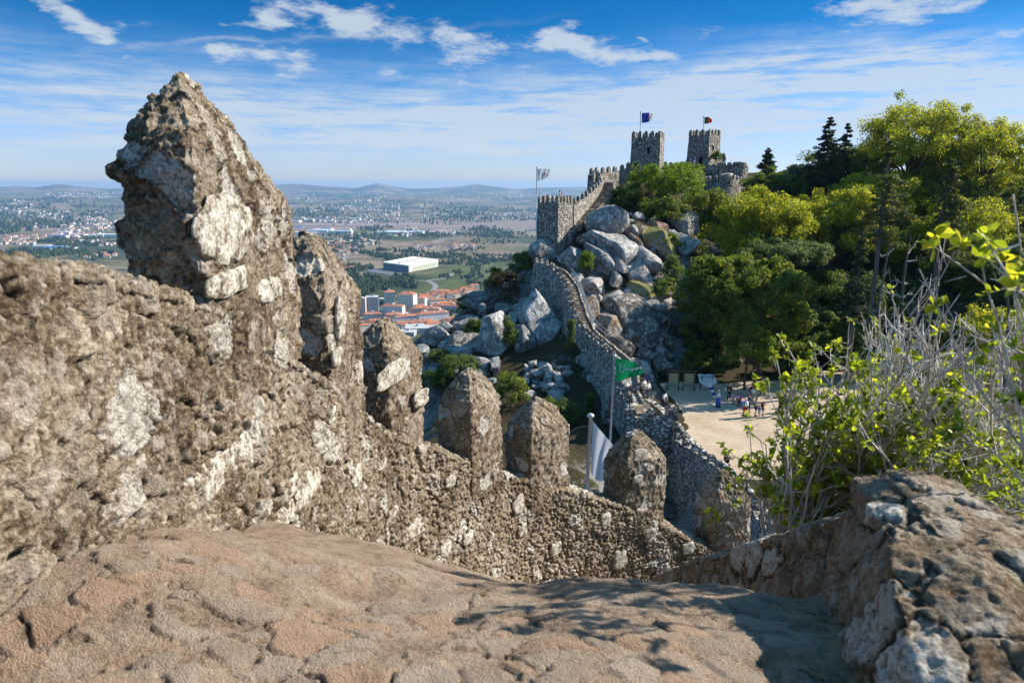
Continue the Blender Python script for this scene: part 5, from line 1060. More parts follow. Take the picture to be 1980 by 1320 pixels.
def person(label, foot, h, face, top, legs, hair='b', pose='stand', skirt=None, pack=None, sleeves=.5, group=None, shorts=False, hat=None, z=None):
    """FOOT is a world point; FACE is the heading (0 = towards the camera, anticlockwise from above)"""
    root = thing('person', label, 'person', foot, group); root.rotation_euler = (0, 0, face); k = h / 1.72; root.scale = (k, k, k)
    lean = .35 if pose == 'bend' else .03; st = .22 if pose == 'walk' else .05
    def up(x, y, z): return (x, y - lean * max(0, z - .95), .95 + (z - .95) * (1 - lean * .25) if z > .95 else z)
    el = {'stand': ((.25, .04, 1.13), (.25, -.10, .90)), 'walk': ((.25, .12, 1.14), (.24, .02, .90)), 'fold': ((.25, .02, 1.14), (.10, -.24, 1.12)), 'raise': ((.30, -.12, 1.26), (.20, -.30, 1.45)), 'bend': ((.24, -.12, 1.12), (.22, -.26, .92))}[pose]
    V = [(0, 0, .95), up(0, 0, 1.16), up(0, 0, 1.34), up(0, 0, 1.47), up(0, -.01, 1.56), up(0, -.015, 1.64), up(0, -.005, 1.71), up(0, -.115, 1.60)]; E = [(0, 1), (1, 2), (2, 3), (3, 4), (4, 5), (5, 6), (4, 7)]; R = [.135, .125, .145, .06, .075, .095, .065, .018]
    arm = {}; leg = {}
    for s in (-1, 1):
        i = len(V); e, w = el; V += [up(s * .17, .01, 1.40), up(s * e[0], e[1], e[2]), up(s * w[0], w[1], w[2])]; E += [(2, i), (i, i + 1), (i + 1, i + 2)]; R += [.062, .046, .030]; arm[s] = i
        d = Vector(V[i + 2]) - Vector(V[i + 1]); d.normalize(); p = Vector(V[i + 2]) + d * .07; j = len(V); V.append(tuple(p)); E.append((i + 2, j)); R.append(.034)
        sd = d.cross(Vector((s, 0, .2))).normalized()
        for q, ln in ((-.027, .065), (-.009, .08), (.010, .075), (.028, .06)): V.append(tuple(p + d * ln + sd * q * 1.3 + Vector((-s * .012, -.01, 0)))); E.append((j, len(V) - 1)); R.append(.010)
        V.append(tuple(p + d * .02 - sd * .055 + Vector((-s * .01, 0, 0)))); E.append((j, len(V) - 1)); R.append(.011)
        i = len(V); f = s * st; V += [(s * .09, 0, .88), (s * .10, -f * .6 - .02, .50), (s * .105, -f * 1.3 + .03, .09), (s * .115, -f * 1.3 - .13, .035)]; E += [(0, i), (i, i + 1), (i + 1, i + 2), (i + 2, i + 3)]; R += [.088, .058, .042, .036]; leg[s] = i
    skinned('body', V, E, R, SKIN, root)
    # shirt with sleeves
    SV = [V[0], V[1], V[2], up(0, 0, 1.44)]; SE = [(0, 1), (1, 2), (2, 3)]; SR = [.152, .145, .163, .085]
    for s in (-1, 1):
        i = len(SV); a = Vector(V[arm[s]]); b = Vector(V[arm[s] + 1]); c = Vector(V[arm[s] + 2]); SV.append(tuple(a)); SE.append((2, i)); SR.append(.078); SV.append(tuple(a + (b - a) * min(1, sleeves * 1.5))); SE.append((i, i + 1)); SR.append(.064)
        if sleeves > .7: SV.append(tuple(b + (c - b) * .9)); SE.append((i + 1, i + 2)); SR.append(.046)
    skinned('shirt', SV, SE, SR, fab(top), root)
    if skirt:
        m = MB(); n = 14; rings = [(.17, 1.0), (.20, .8), (.25, .55), (.28, .42 if skirt < 2 else .15)]; vs = [(r * math.cos(2 * math.pi * j / n) * (1 + .06 * math.sin(j * 2.4)), r * .85 * math.sin(2 * math.pi * j / n), z_) for r, z_ in rings for j in range(n)]
        m.add(vs, [(a * n + j, a * n + (j + 1) % n, a * n + n + (j + 1) % n, a * n + n + j) for a in range(3) for j in range(n)] + [tuple(range(3 * n, 4 * n))]); o = m.build('skirt', fab(legs), None, (0, 0, 0), True); o.parent = root
    else:
        LV = [V[0]]; LE = []; LR_ = [.150]
        for s in (-1, 1):
            i = len(LV); j = leg[s]; a, b, c = Vector(V[j]), Vector(V[j + 1]), Vector(V[j + 2]); LV += [tuple(a), tuple(a + (b - a) * (1.0 if not shorts else .85))]; LE += [(0, i), (i, i + 1)]; LR_ += [.102, .075 if not shorts else .085]
            if not shorts: LV.append(tuple(c + Vector((0, 0, .02)))); LE.append((i + 1, i + 2)); LR_.append(.062)
        skinned('shorts' if shorts else 'trousers', LV, LE, LR_, fab(legs), root)
    for s in (-1, 1):
        a, b = V[leg[s] + 2], V[leg[s] + 3]; m = MB(); m.ell(((a[0] + b[0]) / 2, (a[1] + b[1]) / 2 - .01, .045), (.055, .14, .05), 8, 6); o = m.build('shoe', M_shoe, None, (0, 0, 0), True); o.parent = root
    hd = V[5]; m = MB(); m.ell((hd[0], hd[1] + .025, hd[2] + .035), (.098, .105, .10), 10, 8)
    if hair in 'dby' and pose != 'bend': m.ell((hd[0], hd[1] + .07, hd[2] - .07), (.075, .055, .13), 8, 6)
    o = m.build('headscarf' if hair == 'w' else 'cap' if hair == 'n' else 'hair', HAIRS[hair], None, (0, 0, 0), True); o.parent = root
    m = MB(); [m.ell((hd[0] + s * .034, hd[1] - .085, hd[2] - .01), (.013, .010, .009), 6, 4) for s in (-1, 1)]; o = m.build('eyes', M_eye, None, (0, 0, 0), True); o.parent = root
    if hat: m = MB(); m.ell((hd[0], hd[1], hd[2] + .075), (.19, .19, .012), 14, 4); m.ell((hd[0], hd[1], hd[2] + .11), (.10, .11, .07), 10, 6); o = m.build('hat', fab(hat), None, (0, 0, 0), True); o.parent = root
    if pack:
        m = MB(); c = up(0, .17, 1.22); m.ell(c, (.17, .11, .24), 10, 8); m.ell((c[0], c[1] + .06, c[2] - .08), (.12, .08, .11), 8, 6); o = m.build('backpack', fab(pack), None, (0, 0, 0), True); o.parent = root
        m = MB(); [m.tube([up(s * .10, .10, 1.38), up(s * .11, -.02, 1.49), up(s * .12, -.17, 1.36), up(s * .13, -.10, 1.12), up(s * .12, .10, 1.08)], .018, 5) for s in (-1, 1)]; o = m.build('straps', fab(pack), None, (0, 0, 0), True); o.parent = root
    return root
def pl(px, py): p = PZ(px, py, PLZ + .08); return p
WH, BK, BL_, RD, GN, TE, PK, LB, GY, NV, KH = (.75, .74, .72), (.018, .018, .02), (.03, .09, .42), (.50, .02, .03), (.03, .30, .08), (.01, .22, .27), (.60, .05, .22), (.35, .48, .70), (.30, .30, .30), (.02, .03, .09), (.28, .22, .14)
person('costumed person in a white blouse, long blue skirt and white headscarf standing alone', pl(1388, 787), 1.68, .9, WH, BL_, 'w', 'fold', 2, None, .9)
person('person all in black standing in the shade of the plaza trees', pl(1409, 774), 1.7, .3, BK, BK, 'g', 'stand', None, None, .9)
person('small child in lilac at the left of the crowd', pl(1417, 780), 1.12, .8, (.55, .40, .62), (.35, .30, .42), 'b', 'stand', 1)
person('child in a light blue top beside the pink backpack', pl(1424, 783), 1.15, 1.2, LB, GY, 'b', 'stand', None, None, .5, None, True)
person('child wearing a bright pink backpack', pl(1429, 786), 1.3, 3.6, LB, NV, 'd', 'stand', None, PK, .5)
person('costumed man in a white cape, blue tunic and red trousers', pl(1440, 806), 1.78, 3.3, BL_, RD, 'w', 'raise', None, WH, .8)
person('person in dark clothes and a navy cap behind the costumed man', pl(1446, 796), 1.7, .4, NV, BK, 'n', 'stand', None, None, .8)
person('person in black deep in the crowd, dark-haired', pl(1452, 775), 1.72, 0, BK, NV, 'd', 'fold', None, None, .9)
person('person in a white shirt in the middle of the crowd', pl(1455, 780), 1.66, 5.6, WH, GY, 'b', 'stand')
person('man in a grey shirt and dark shorts at the front of the crowd', pl(1460, 805), 1.78, 1.5, GY, NV, 'b', 'fold', None, None, .5, None, True)
person('blond boy in a blue shirt nearest the sunlit sand', pl(1467, 809), 1.25, 1.9, BL_, LB, 'y', 'stand', None, None, .5, None, True)
person('boy with a dark backpack right of the blond boy', pl(1474, 804), 1.38, 1.6, KH, NV, 'b', 'stand', None, BK, .5, None, True)
person('person in a green shirt half hidden by the tree', pl(1457, 757), 1.75, .2, GN, NV, 'd', 'stand')
person('person in black walking away from the crowd to the left', pl(1474, 764), 1.76, 4.7, BK, BK, 'd', 'walk', None, None, .5)
person('blond woman in a white top and pale blue skirt walking on the shaded path', pl(1512, 766), 1.65, 3.5, WH, LB, 'y', 'walk', 1)
person('dark-haired woman in white top and white shorts on the shaded path', pl(1522, 767), 1.66, 3.4, WH, WH, 'd', 'walk', None, None, .5, None, True)
person('man in a blue shirt and grey shorts on the shaded path', pl(1532, 766), 1.76, 3.3, BL_, GY, 'b', 'walk', None, None, .5, None, True)
person('man in a red shirt leaning forward at the far end of the path', pl(1538, 755), 1.78, 4.2, RD, GY, 'g', 'bend', None, None, .5, None, True)
person('person with a large black backpack at the edge of the sunlit sand', pl(1508, 803), 1.72, 3.3, BK, BK, 'd', 'walk', None, BK, .6)
person('person in a teal shirt next to the large black backpack', pl(1516, 796), 1.7, 2.8, TE, NV, 'b', 'stand', None, None, .5)
person('person in grey and white at the edge of the near bush', pl(1533, 786), 1.7, 2.6, GY, LB, 'd', 'stand', None, None, .6)
for lb, px, py, Y, hh, dz in (('costumed person in white and navy by the fat merlons, left of two', 1244, 768, 54.5, 1.68, 0), ('costumed person in white and navy on the wall stairs, right of two', 1252, 772, 53.6, 1.6, 0)): person(lb, P(px, py, Y), hh, .5, WH, NV, 'n', 'fold', 1, None, .9)
person('person in white bending behind the last fat merlon', P(1281, 792, 50.5), 1.62, .9, WH, NV, 'd', 'bend', None, None, .8)
person('small figure in blue and white at the back left of the plaza', pl(1259, 748), 1.5, .2, LB, WH, 'b', 'stand', 1)
person('long-haired woman in black behind the near wall', P(1403, 926, 37.5), 1.7, .3, BK, BK, 'b', 'raise', None, None, .5)
person('person in dark red on top of the lower tower, left of two', np.array([t1c[0] - 1.0, t1c[1] + .2, zat(391, 92) - .72]), 1.7, 1.0, (.22, .05, .05), NV, 'd', 'stand')
person('person in a dark hat on top of the lower tower, arms up', np.array([t1c[0] + .55, t1c[1] - .1, zat(391, 92) - .25]), 1.7, 1.2, (.50, .33, .26), NV, 'd', 'raise', None, None, .3, None, False, BK)
person('person in pale clothes beside the arched doorway of the second keep', P(1334.5, 323, 127.4), 1.68, .6, (.55, .60, .55), WH, 'b', 'stand')
person('person in a blue shirt beside the arched doorway of the second keep', P(1342, 322, 127.2), 1.76, .2, BL_, LB, 'b', 'stand')
# ------------------------------------------------------------------ plaza furniture
M_wood = mat_bark('weathered_wood', (.075, .045, .028), (.21, .13, .08)); M_board = plain('parchment_panel', (.42, .33, .20), .8, .1, 0, .25)
def board(label, px, py, rz):
    c = pl(px, py); root = thing('notice_board', label, 'notice board', c); R = lambda x, y, z: (c[0] + x * math.cos(rz) - y * math.sin(rz), c[1] + x * math.sin(rz) + y * math.cos(rz), c[2] + z)
    for s in (-1, 1):
        m = MB(); m.box(R(s * .58, 0, .95), (.09, .09, 1.95), rz); m.build('post', M_wood, root, root['at']); m = MB(); m.box(R(s * .58, 0, .05), (.10, .7, .10), rz); m.build('foot', M_wood, root, root['at'])
    m = MB(); m.box(R(0, 0, 1.93), (1.45, .13, .10), rz); m.build('top_rail', M_wood, root, root['at']); m = MB(); m.box(R(0, 0, .42), (1.07, .07, .08), rz); m.build('cross_rail', M_wood, root, root['at'])
    m = MB(); m.box(R(0, -.03, 1.22), (.92, .04, .98), rz); m.build('panel', M_board, root, root['at'])
board('wooden notice board with a parchment panel, left of two', 1301, 753, .05); board('wooden notice board with a parchment panel, right of two', 1331, 753, -.05)
def stall():
    c = pl(1367, 752); root = thing('display_rack', 'wooden rack draped with a white cloth under the plaza tree', 'rack', c)
    for dx, dy in ((-.7, 0), (.7, .1), (-.5, .8), (.8, .8)): m = MB(); m.tube([c + (dx, dy, -.05), c + (dx * .7, dy * .8 + .1, 1.35)], .04, 6); m.build('leg', M_wood, root, root['at'])
    m = MB(); m.tube([c + (-.75, .1, 1.3), c + (.8, .15, 1.3)], .035, 6); m.build('rail', M_wood, root, root['at'])
    n = 14; V = []
    for i in range(n):
        for j in range(n):
            u, v = i / (n - 1), j / (n - 1); V.append(c + (-.85 + 1.6 * u + .25 * v * (u - .3), .75 * (1 - v) - .35 * v + .06 * math.sin(u * 9), 1.36 - (1.15 * max(0, v - .25)) * (.65 + .5 * math.sin(math.pi * u)) + .03 * math.sin(u * 11)))
    mesh_np('cloth', np.array(V), grid_faces(n, n), C_white, root, root['at'])
    c = pl(1380, 772); root = thing('banner', 'narrow blue and white banner leaning on a dark post beside the rack', 'banner', c)
    m = MB(); m.tube([c + (.1, 0, -.05), c + (-.55, .35, 1.75)], .035, 6); m.build('post', M_wood, root, root['at']); V = []
    for i in range(4):
        for j in range(12): u, v = i / 3 - .5, j / 11; V.append(c + (.12 - .6 * v + u * .34, -.05 + .33 * v - .03, .18 + 1.4 * v + .05 * u))
    F = grid_faces(4, 12); mesh_np('cloth', np.array(V), F, [C_white, C_blue], root, root['at'], True, [1 if (k % 11) in (2, 3, 6, 7) else 0 for k in range(len(F))])
    m = MB(); a, b = pl(1376, 752) + (0, 0, 1.3), pl(1466, 800) + (0, 0, .5); m.tube([a + (b - a) * t - np.array([0, 0, .5 * math.sin(math.pi * t)]) for t in np.linspace(0, 1, 10)], .018, 4); tag(m.build('rope', plain('pale_rope', (.5, .45, .36), .9), None, a), 'pale rope strung from the draped rack across the crowd', 'rope')
stall()
# ------------------------------------------------------------------ the plain, its towns and the far hills
SKY_PTS = np.array([(-400, 366), (-120, 362), (0, 366), (60, 365), (110, 366), (150, 361), (180, 365), (240, 369), (330, 367), (430, 364), (545, 363), (590, 361), (640, 365), (700, 369), (725, 363), (742, 360), (760, 364), (800, 370), (850, 369), (900, 365), (925, 362), (950, 365), (1000, 371), (1040, 368), (1200, 366), (1500, 364), (1800, 368), (2400, 365)])
def plain_z(X, Y):
    X = np.asarray(X, float); Y = np.asarray(Y, float); r = np.hypot(X, Y); px = 990 + FPX * X / np.maximum(Y, 1) * .985
    z = np.interp(r, [0, 150, 400, 700, 1100, 1700, 2200, 3200, 4200, 5200, 8000, 21000], [-300, -298, -262, -246, -236, -242, -247, -262, -272, -272, -266, -262])
    p = np.stack([X, Y, 0 * X], -1)
    z = z + fbm(p, 1 / 700, 4, 31) * 16 * sstep(1100, 2600, r) * (1 - .8 * sstep(3600, 4400, r) * sstep(5600, 5000, r)) + fbm(p, 1 / 180, 3, 33) * 3 * sstep(900, 2000, r) * sstep(4300, 3600, r)
    z = z + (fbm(p, 1 / 1500, 4, 35) * 70 + 25) * sstep(5600, 8500, r)
    tgt = (355.2 + 5.5 - np.interp(px, SKY_PTS[:, 0], SKY_PTS[:, 1])) / FPX * r * .985
    w1 = np.exp(-((r - 15000) / 1900) ** 2) ; z = z * (1 - w1) + tgt * w1
    w2 = np.exp(-((r - 10600) / 1000) ** 2) * (.40 + .45 * fbm(p, 1 / 2600, 3, 41)); z = z * (1 - w2) + (tgt - 10 / FPX * r) * w2
    return z
def build_plain():
    ang = np.radians(np.linspace(-58, 62, 420)); rr = np.concatenate([np.geomspace(120, 6000, 230), np.linspace(6080, 18000, 170)])
    A, R = np.meshgrid(ang, rr, indexing='ij'); X = R * np.sin(A); Y = R * np.cos(A); Z = plain_z(X, Y)
    t = NT('plain_fields'); c = t.coord(); wv = t.vmath('SUBTRACT', t.noise(t.mapping(c, (.004,) * 3), 1, 3, .6, out='Color'), (.5, .5, .5)); cw = t.vmath('ADD', c, t.vmath('SCALE', wv, sc=160))
    v = t.sep(t.voro(t.mapping(cw, (.0042, .0030, 0), (0, 0, .5)), 1, 'F1', 'Color')); v2 = t.sep(t.voro(t.mapping(cw, (.012, .009, 0), (0, 0, -.3)), 1, 'F1', 'Color'))
    col = t.ramp(v[0], [(0, (.115, .105, .045)), (.16, (.21, .15, .105)), (.34, (.065, .075, .028)), (.46, (.25, .185, .135)), (.6, (.09, .10, .035)), (.70, (.17, .125, .085)), (.84, (.28, .215, .16)), (.94, (.05, .065, .022))], 'CONSTANT')
    col = t.mix(.4, col, t.ramp(v2[0], [(0, (.16, .13, .075)), (.3, (.08, .09, .035)), (.55, (.24, .18, .13)), (.8, (.10, .11, .045))], 'CONSTANT'))
    n = t.noise(t.mapping(c, (.0011,) * 3), 1, 8, .68); col = t.mix(t.math('MULTIPLY', t.ss(.51, .56, n), .85), col, (.030, .046, .018))
    n2 = t.noise(t.mapping(c, (.012,) * 3), 1, 8, .72); col = t.mix(t.math('MULTIPLY', t.ss(.53, .60, n2), .75), col, (.033, .046, .018))
    n3 = t.noise(t.mapping(c, (.05,) * 3), 1, 5, .7); col = t.mix(t.math('MULTIPLY', t.ss(.58, .64, n3), .6), col, (.03, .042, .016))
    # the airfield: bare brown ground
    x, y, z = t.sep(c); af = t.math('MULTIPLY', t.math('MULTIPLY', t.ss(4150, 4300, y), t.ss(5300, 5050, y)), t.ss(-1900, -1600, x)); af = t.math('MULTIPLY', af, t.ss(700, 500, x))
    ac = t.mix(t.ss(.4, .6, t.noise(t.mapping(c, (.0012, .012, 0)), 1, 5, .6)), (.165, .125, .105), (.25, .195, .16)); col = t.mix(t.math('MULTIPLY', af, .93), col, ac)
    # green meadow slope by the castle rock
    gm = t.math('MULTIPLY', t.math('MULTIPLY', t.ss(1480, 1560, y), t.ss(2150, 2000, y)), t.ss(-250, -190, x)); gm = t.math('MULTIPLY', gm, t.ss(.62, .50, n2))
    col = t.mix(t.math('MULTIPLY', gm, .85), col, t.mix(t.ss(.4, .6, n3), (.065, .085, .025), (.10, .115, .035)))
    m = t.done(t.principled(col, .95, None, .05))
    return tag(mesh_np('plain', np.stack([X, Y, Z], -1).reshape(-1, 3), grid_faces(*X.shape), m), kind='structure')
build_plain()
_A = np.radians(np.linspace(-58, 62, 480)); _R = np.geomspace(300, 16000, 900); _AA, _RR = np.meshgrid(_A, _R, indexing='ij'); _ZG = plain_z(_RR * np.sin(_AA), _RR * np.cos(_AA))
def zfast(X, Y):
    a = (np.arctan2(X, Y) - _A[0]) / (_A[1] - _A[0]); r = (np.log(np.hypot(X, Y)) - math.log(300)) / (math.log(16000 / 300) / 899); a = np.clip(a, 0, 478.99); r = np.clip(r, 0, 898.99); i = a.astype(int); j = r.astype(int); fa = a - i; fr = r - j
    return (_ZG[i, j] * (1 - fa) + _ZG[i + 1, j] * fa) * (1 - fr) + (_ZG[i, j + 1] * (1 - fa) + _ZG[i + 1, j + 1] * fa) * fr
_YS = np.geomspace(700, 14000, 700)
def hitp(px, py):
    d = ray(px, py); q = d[None] * (_YS / d[1])[:, None]; b = np.nonzero(q[:, 2] <= zfast(q[:, 0], q[:, 1]))[0]
    if not len(b): return None
    p = q[b[0]]; return np.array([p[0], p[1], float(zfast(p[0:1], p[1:2])[0])])
def ribbon(name, pts, w, mat, lift=.6):
    Q = np.array([hitp(*p) for p in pts]); L = spline(Q, 120); T, N = inward(L); L[:, 2] = plain_z(L[:, 0], L[:, 1]) + lift
    V = np.stack([L - N * w / 2, L + N * w / 2], 1); V[..., 2] = np.maximum(V[..., 2], plain_z(V[..., 0], V[..., 1]) + lift)
    return tag(mesh_np(name, V.reshape(-1, 3), grid_faces(120, 2)[:, ::-1], mat), kind='structure')
M_road = plain('road_asphalt', (.20, .195, .19), .9, .1); M_run = plain('runway_concrete', (.36, .33, .30), .9, .1); M_lane = plain('dirt_lane', (.36, .28, .20), .95, .05)
for pts, w in (([(770, 592), (800, 578), (830, 566), (842, 556), (838, 549), (828, 544), (846, 541), (862, 537), (884, 526)], 14), ([(828, 544), (800, 543), (760, 542), (720, 540), (696, 536), (689, 531), (698, 527)], 9), ([(812, 622), (845, 606), (872, 588), (890, 570), (905, 560)], 10), ([(838, 471), (850, 465), (880, 461), (930, 455), (980, 448), (1030, 444)], 22), ([(838, 471), (820, 478), (800, 484)], 16)): ribbon('road', pts, w, M_road)
ribbon('road', [(812, 489), (830, 482), (850, 478)], 10, M_lane); ribbon('road', [(600, 487), (650, 497), (670, 505)], 9, M_lane)
ribbon('runway', [(590, 434), (680, 434.5), (780, 434), (880, 433)], 60, M_run)
def facade(name, wall, band, fh=3.0, bw=3.4):
    t = NT(name); c = t.coord(); x, y, z = t.sep(c); u = t.math('ADD', x, y)
    a = t.math('FRACT', t.math('MULTIPLY', z, 1 / fh)); b = t.math('FRACT', t.math('MULTIPLY', u, 1 / bw)); wmask = t.math('MULTIPLY', t.math('MULTIPLY', t.ss(.28, .34, a), t.ss(.80, .74, a)), t.math('MULTIPLY', t.ss(.22, .28, b), t.ss(.84, .78, b)))
    r = t.noise(t.mapping(c, (.3, .3, .33)), 1, 1); return t.done(t.principled(t.mix(t.math('MULTIPLY', wmask, .9), wall, t.mix(r, band, tuple(q * 1.9 for q in band))), .7, None, .2))
FC = [facade('cream_facade', (.60, .56, .48), (.13, .14, .15)), facade('white_facade', (.72, .71, .68), (.16, .17, .19)), facade('pale_green_facade', (.50, .56, .48), (.11, .15, .15)), facade('grey_facade', (.42, .42, .43), (.10, .11, .12)), facade('pink_facade', (.55, .42, .37), (.13, .12, .12))]
M_tile = mat_masonry('orange_roof_tiles', .35, (.52, .19, .085), (.34, .11, .05), (.46, .155, .07)); M_flat = plain('grey_flat_roof', (.40, .40, .39), .9, .1, 0, .2); M_wht = plain('white_render', (.74, .72, .68), .85, .1); M_glass = facade('dark_glass_front', (.10, .13, .17), (.03, .045, .06), 4, 2.5)
def block(label, px, pyb, pyt, wpx, dep, rot, fc, roof='tile', cat='building', name='apartment_block'):
    p = hitp(px, pyb); s = p[1] / FPX; w = wpx * s; h = (pyb - pyt) * s * 1.03; rt = math.radians(rot); root = thing(name, label, cat, p); root.rotation_euler = (0, 0, rt); o0 = np.zeros(3)
    b = MB(); b.box((0, dep / 2, h / 2 - 2), (w, dep, h + 4)); x = b.build('wall', FC[fc]); x.parent = root
    b = MB(); W2, D2 = w / 2 + .8, dep / 2 + .8
    if roof == 'tile': rh = min(dep, w) * .22; L2 = max(W2 - D2, .1) if w > dep else .1; b.add([(-W2, dep / 2 - D2, h), (W2, dep / 2 - D2, h), (W2, dep / 2 + D2, h), (-W2, dep / 2 + D2, h), (-L2, dep / 2, h + rh), (L2, dep / 2, h + rh)], [(0, 1, 5, 4), (1, 2, 5), (2, 3, 4, 5), (3, 0, 4), (3, 2, 1, 0)]); x = b.build('roof', M_tile)
    else: b.box((0, dep / 2, h + .6), (w + 1, dep + 1, 1.2)); x = b.build('roof', M_flat)
    x.parent = root
    if w > 20:
        for k in range(max(1, int(w / 22))): b = MB(); b.box((-w / 2 + w * (k + .5) / max(1, int(w / 22)), dep / 2, h + 2.2), (4, 4, 4.4)); c = b.build('chimney', M_wht if roof == 'tile' else M_flat); c.parent = x
    return root
for a in [('tall pink slab block, half hidden by the second merlon', 700, 612, 578, 15, 16, -6, 4, 'flat'), ('tall pale grey tower block right of the pink one', 721, 610, 576, 23, 22, 10, 3, 'flat'), ('slim pale green tower with an orange roof', 754, 592, 566, 20, 20, 12, 2), ('broad pale green apartment tower, biggest in the town', 784, 603, 570, 33, 24, -12, 2), ('cream apartment tower with an orange roof right of the biggest', 812, 597, 577, 20, 18, -8, 0), ('low bright green hall between the tower blocks', 738, 588, 579, 11, 16, 0, 2, 'flat'),
          ('long white block with orange roof under the tower blocks', 758, 616, 592, 44, 15, -12, 1), ('low orange-roofed row just above the third merlon', 722, 618, 607, 36, 14, 14, 0), ('orange-roofed terrace right of the third merlon tip', 762, 624, 608, 32, 14, 16, 4), ('long orange-roofed terrace with a white face', 790, 630, 612, 48, 14, 24, 1), ('orange-roofed block in front of the long terrace', 800, 634, 623, 34, 14, 4, 0),
          ('longest white apartment row with orange roof, nearest the boulders', 840, 630, 606, 62, 14, 24, 1), ('grey-fronted block behind the longest white row', 832, 612, 597, 36, 16, -6, 3), ('long low block with a dark red roof edge', 860, 604, 591, 64, 14, -8, 3), ('small pink apartment block left of the grey front', 808, 610, 596, 14, 14, 4, 4), ('flat grey market hall at the foot of the town', 806, 646, 637, 46, 40, 6, 3, 'flat'), ('second flat grey hall nearest the brow', 786, 652, 644, 30, 30, -4, 3, 'flat'), ('white terraced row with orange roof on the hill above the town', 848, 588, 580, 34, 12, 28, 1)]: block(*a)
# the big modern building on its terrace
M_panel = plain('olive_screen', (.30, .32, .16), .7, .2)
def modern():
    C, Lq, Rq = hitp(791, 527), hitp(741, 522), hitp(847, 516); zb = min(C[2], Lq[2], Rq[2]) - 6; D = Lq + Rq - C; tp = P(791, 514.5, C[1])[2]; root = thing('office_building', 'huge white modern building with a dark glass end, standing alone beyond the town', 'building', (C[0], C[1], zb)); at_ = root['at']
    q = [C, Rq, D, Lq]; b = MB(); b.hexa([(p[0], p[1], zb) for p in q], [(p[0], p[1], tp) for p in q]); b.build('wall', plain('office_render', (.56, .55, .53), .8, .1), root, at_)
    cen = sum(q) / 4; b = MB(); r = [cen + (p - cen) * 1.012 for p in q]; b.hexa([(p[0], p[1], tp + .05) for p in r], [(p[0], p[1], tp + 2.5) for p in r]); b.build('roof', M_wht, root, at_)
    for i in range(7): f = .12 + .125 * i; p = C + (Rq - C) * f + (Lq - C) * .45; b = MB(); b.box((p[0], p[1], tp + 4), (16, 9, 3), math.atan2((Rq - C)[1], (Rq - C)[0])); b.build('roof_plant', M_flat, root, at_)
    n = np.cross(Lq - C, [0, 0, 1.]); n /= np.linalg.norm(n); n = n if n[1] < 0 else -n
    for k in range(3): z0 = zb + 9 + k * (tp - zb - 10) / 3; z1 = z0 + (tp - zb) * .20; a, e = C + (Lq - C) * .04, C + (Lq - C) * .97; b = MB(); b.add([(*(a + n * .6)[:2], z0), (*(e + n * .6)[:2], z0), (*(e + n * .6)[:2], z1), (*(a + n * .6)[:2], z1)], [(0, 1, 2, 3)]); b.build('window_band', M_glass, root, at_)
    n2 = np.cross(Rq - C, [0, 0, 1.]); n2 /= np.linalg.norm(n2); n2 = n2 if n2[1] < 0 else -n2
    for i in range(12): a = C + (Rq - C) * (.14 + .07 * i); e = a + (Rq - C) * .032; b = MB(); b.add([(*(a + n2 * .5)[:2], zb + 10), (*(e + n2 * .5)[:2], zb + 10), (*(e + n2 * .5)[:2], tp - 4), (*(a + n2 * .5)[:2], tp - 4)], [(0, 1, 2, 3)]); b.build('screen_panel', M_panel, root, at_)
    a, e = Lq + n * 70, C + n * 70; b = MB(); q = [a + (Lq - C) * .18, e, C + n * 2, Lq + n * 2]; hgt = zb + (tp - zb) * .34; b.hexa([(p[0], p[1], zb - 6) for p in q], [(p[0], p[1], hgt) for p in q]); b.build('podium', plain('podium_roof', (.12, .13, .14), .8, .1), root, at_)
modern()
# small houses: one of each kind, then copies on their spots; far ones run together into one mass
def house_mesh(w, d, h, wall, tile=True):
    b = MB(); b.box((0, 0, h / 2 - 1), (w, d, h + 2), 0, 0); W2, D2 = w / 2 + .4, d / 2 + .4; rh = d * .26
    if tile: b.add([(-W2, -D2, h), (W2, -D2, h), (W2, D2, h), (-W2, D2, h), (-W2 * .55, 0, h + rh), (W2 * .55, 0, h + rh)], [(0, 1, 5, 4), (1, 2, 5), (2, 3, 4, 5), (3, 0, 4)], 1)
    else: b.box((0, 0, h + .5), (w + .5, d + .5, 1), 0, 1)
    o = b.build('house', [wall, M_tile if tile else M_flat]); me = o.data; bpy.data.objects.remove(o); return me
M_cream = plain('cream_render', (.62, .55, .44), .85, .1); M_steelr = plain('pale_metal_roof', (.62, .65, .70), .5, .3)
HM = [house_mesh(11, 9, 6, M_wht), house_mesh(14, 9, 6.5, M_cream), house_mesh(9, 8, 7.5, M_wht), house_mesh(24, 10, 7, M_wht), house_mesh(18, 11, 9, M_cream)]
def shed(w, d, h, rm): b = MB(); b.box((0, 0, h / 2 - 1), (w, d, h + 2), 0, 0); b.box((0, 0, h + .6), (w + 1, d + 1, 1.2), 0, 1); o = b.build('warehouse', [M_wht, rm]); me = o.data; bpy.data.objects.remove(o); return me
SM = [shed(70, 34, 9, M_wht), shed(110, 42, 10, M_steelr), shed(46, 30, 8, M_flat), shed(60, 26, 11, M_wht)]
M_blue = plain('blue_shed_roof', (.10, .20, .42), .6, .2); M_rose = plain('rose_shed_roof', (.42, .10, .13), .6, .2); SM += [shed(80, 36, 10, M_blue), shed(90, 24, 8, M_rose)]
rv = random.Random(21)
def place(me, p, s, rot, name, lab, cat, grp): o = bpy.data.objects.new(name, me); COL.objects.link(o); o.location = (p[0], p[1], p[2]); o.scale = (s, s, s); o.rotation_euler = (0, 0, rot); return tag(o, lab, cat, grp)
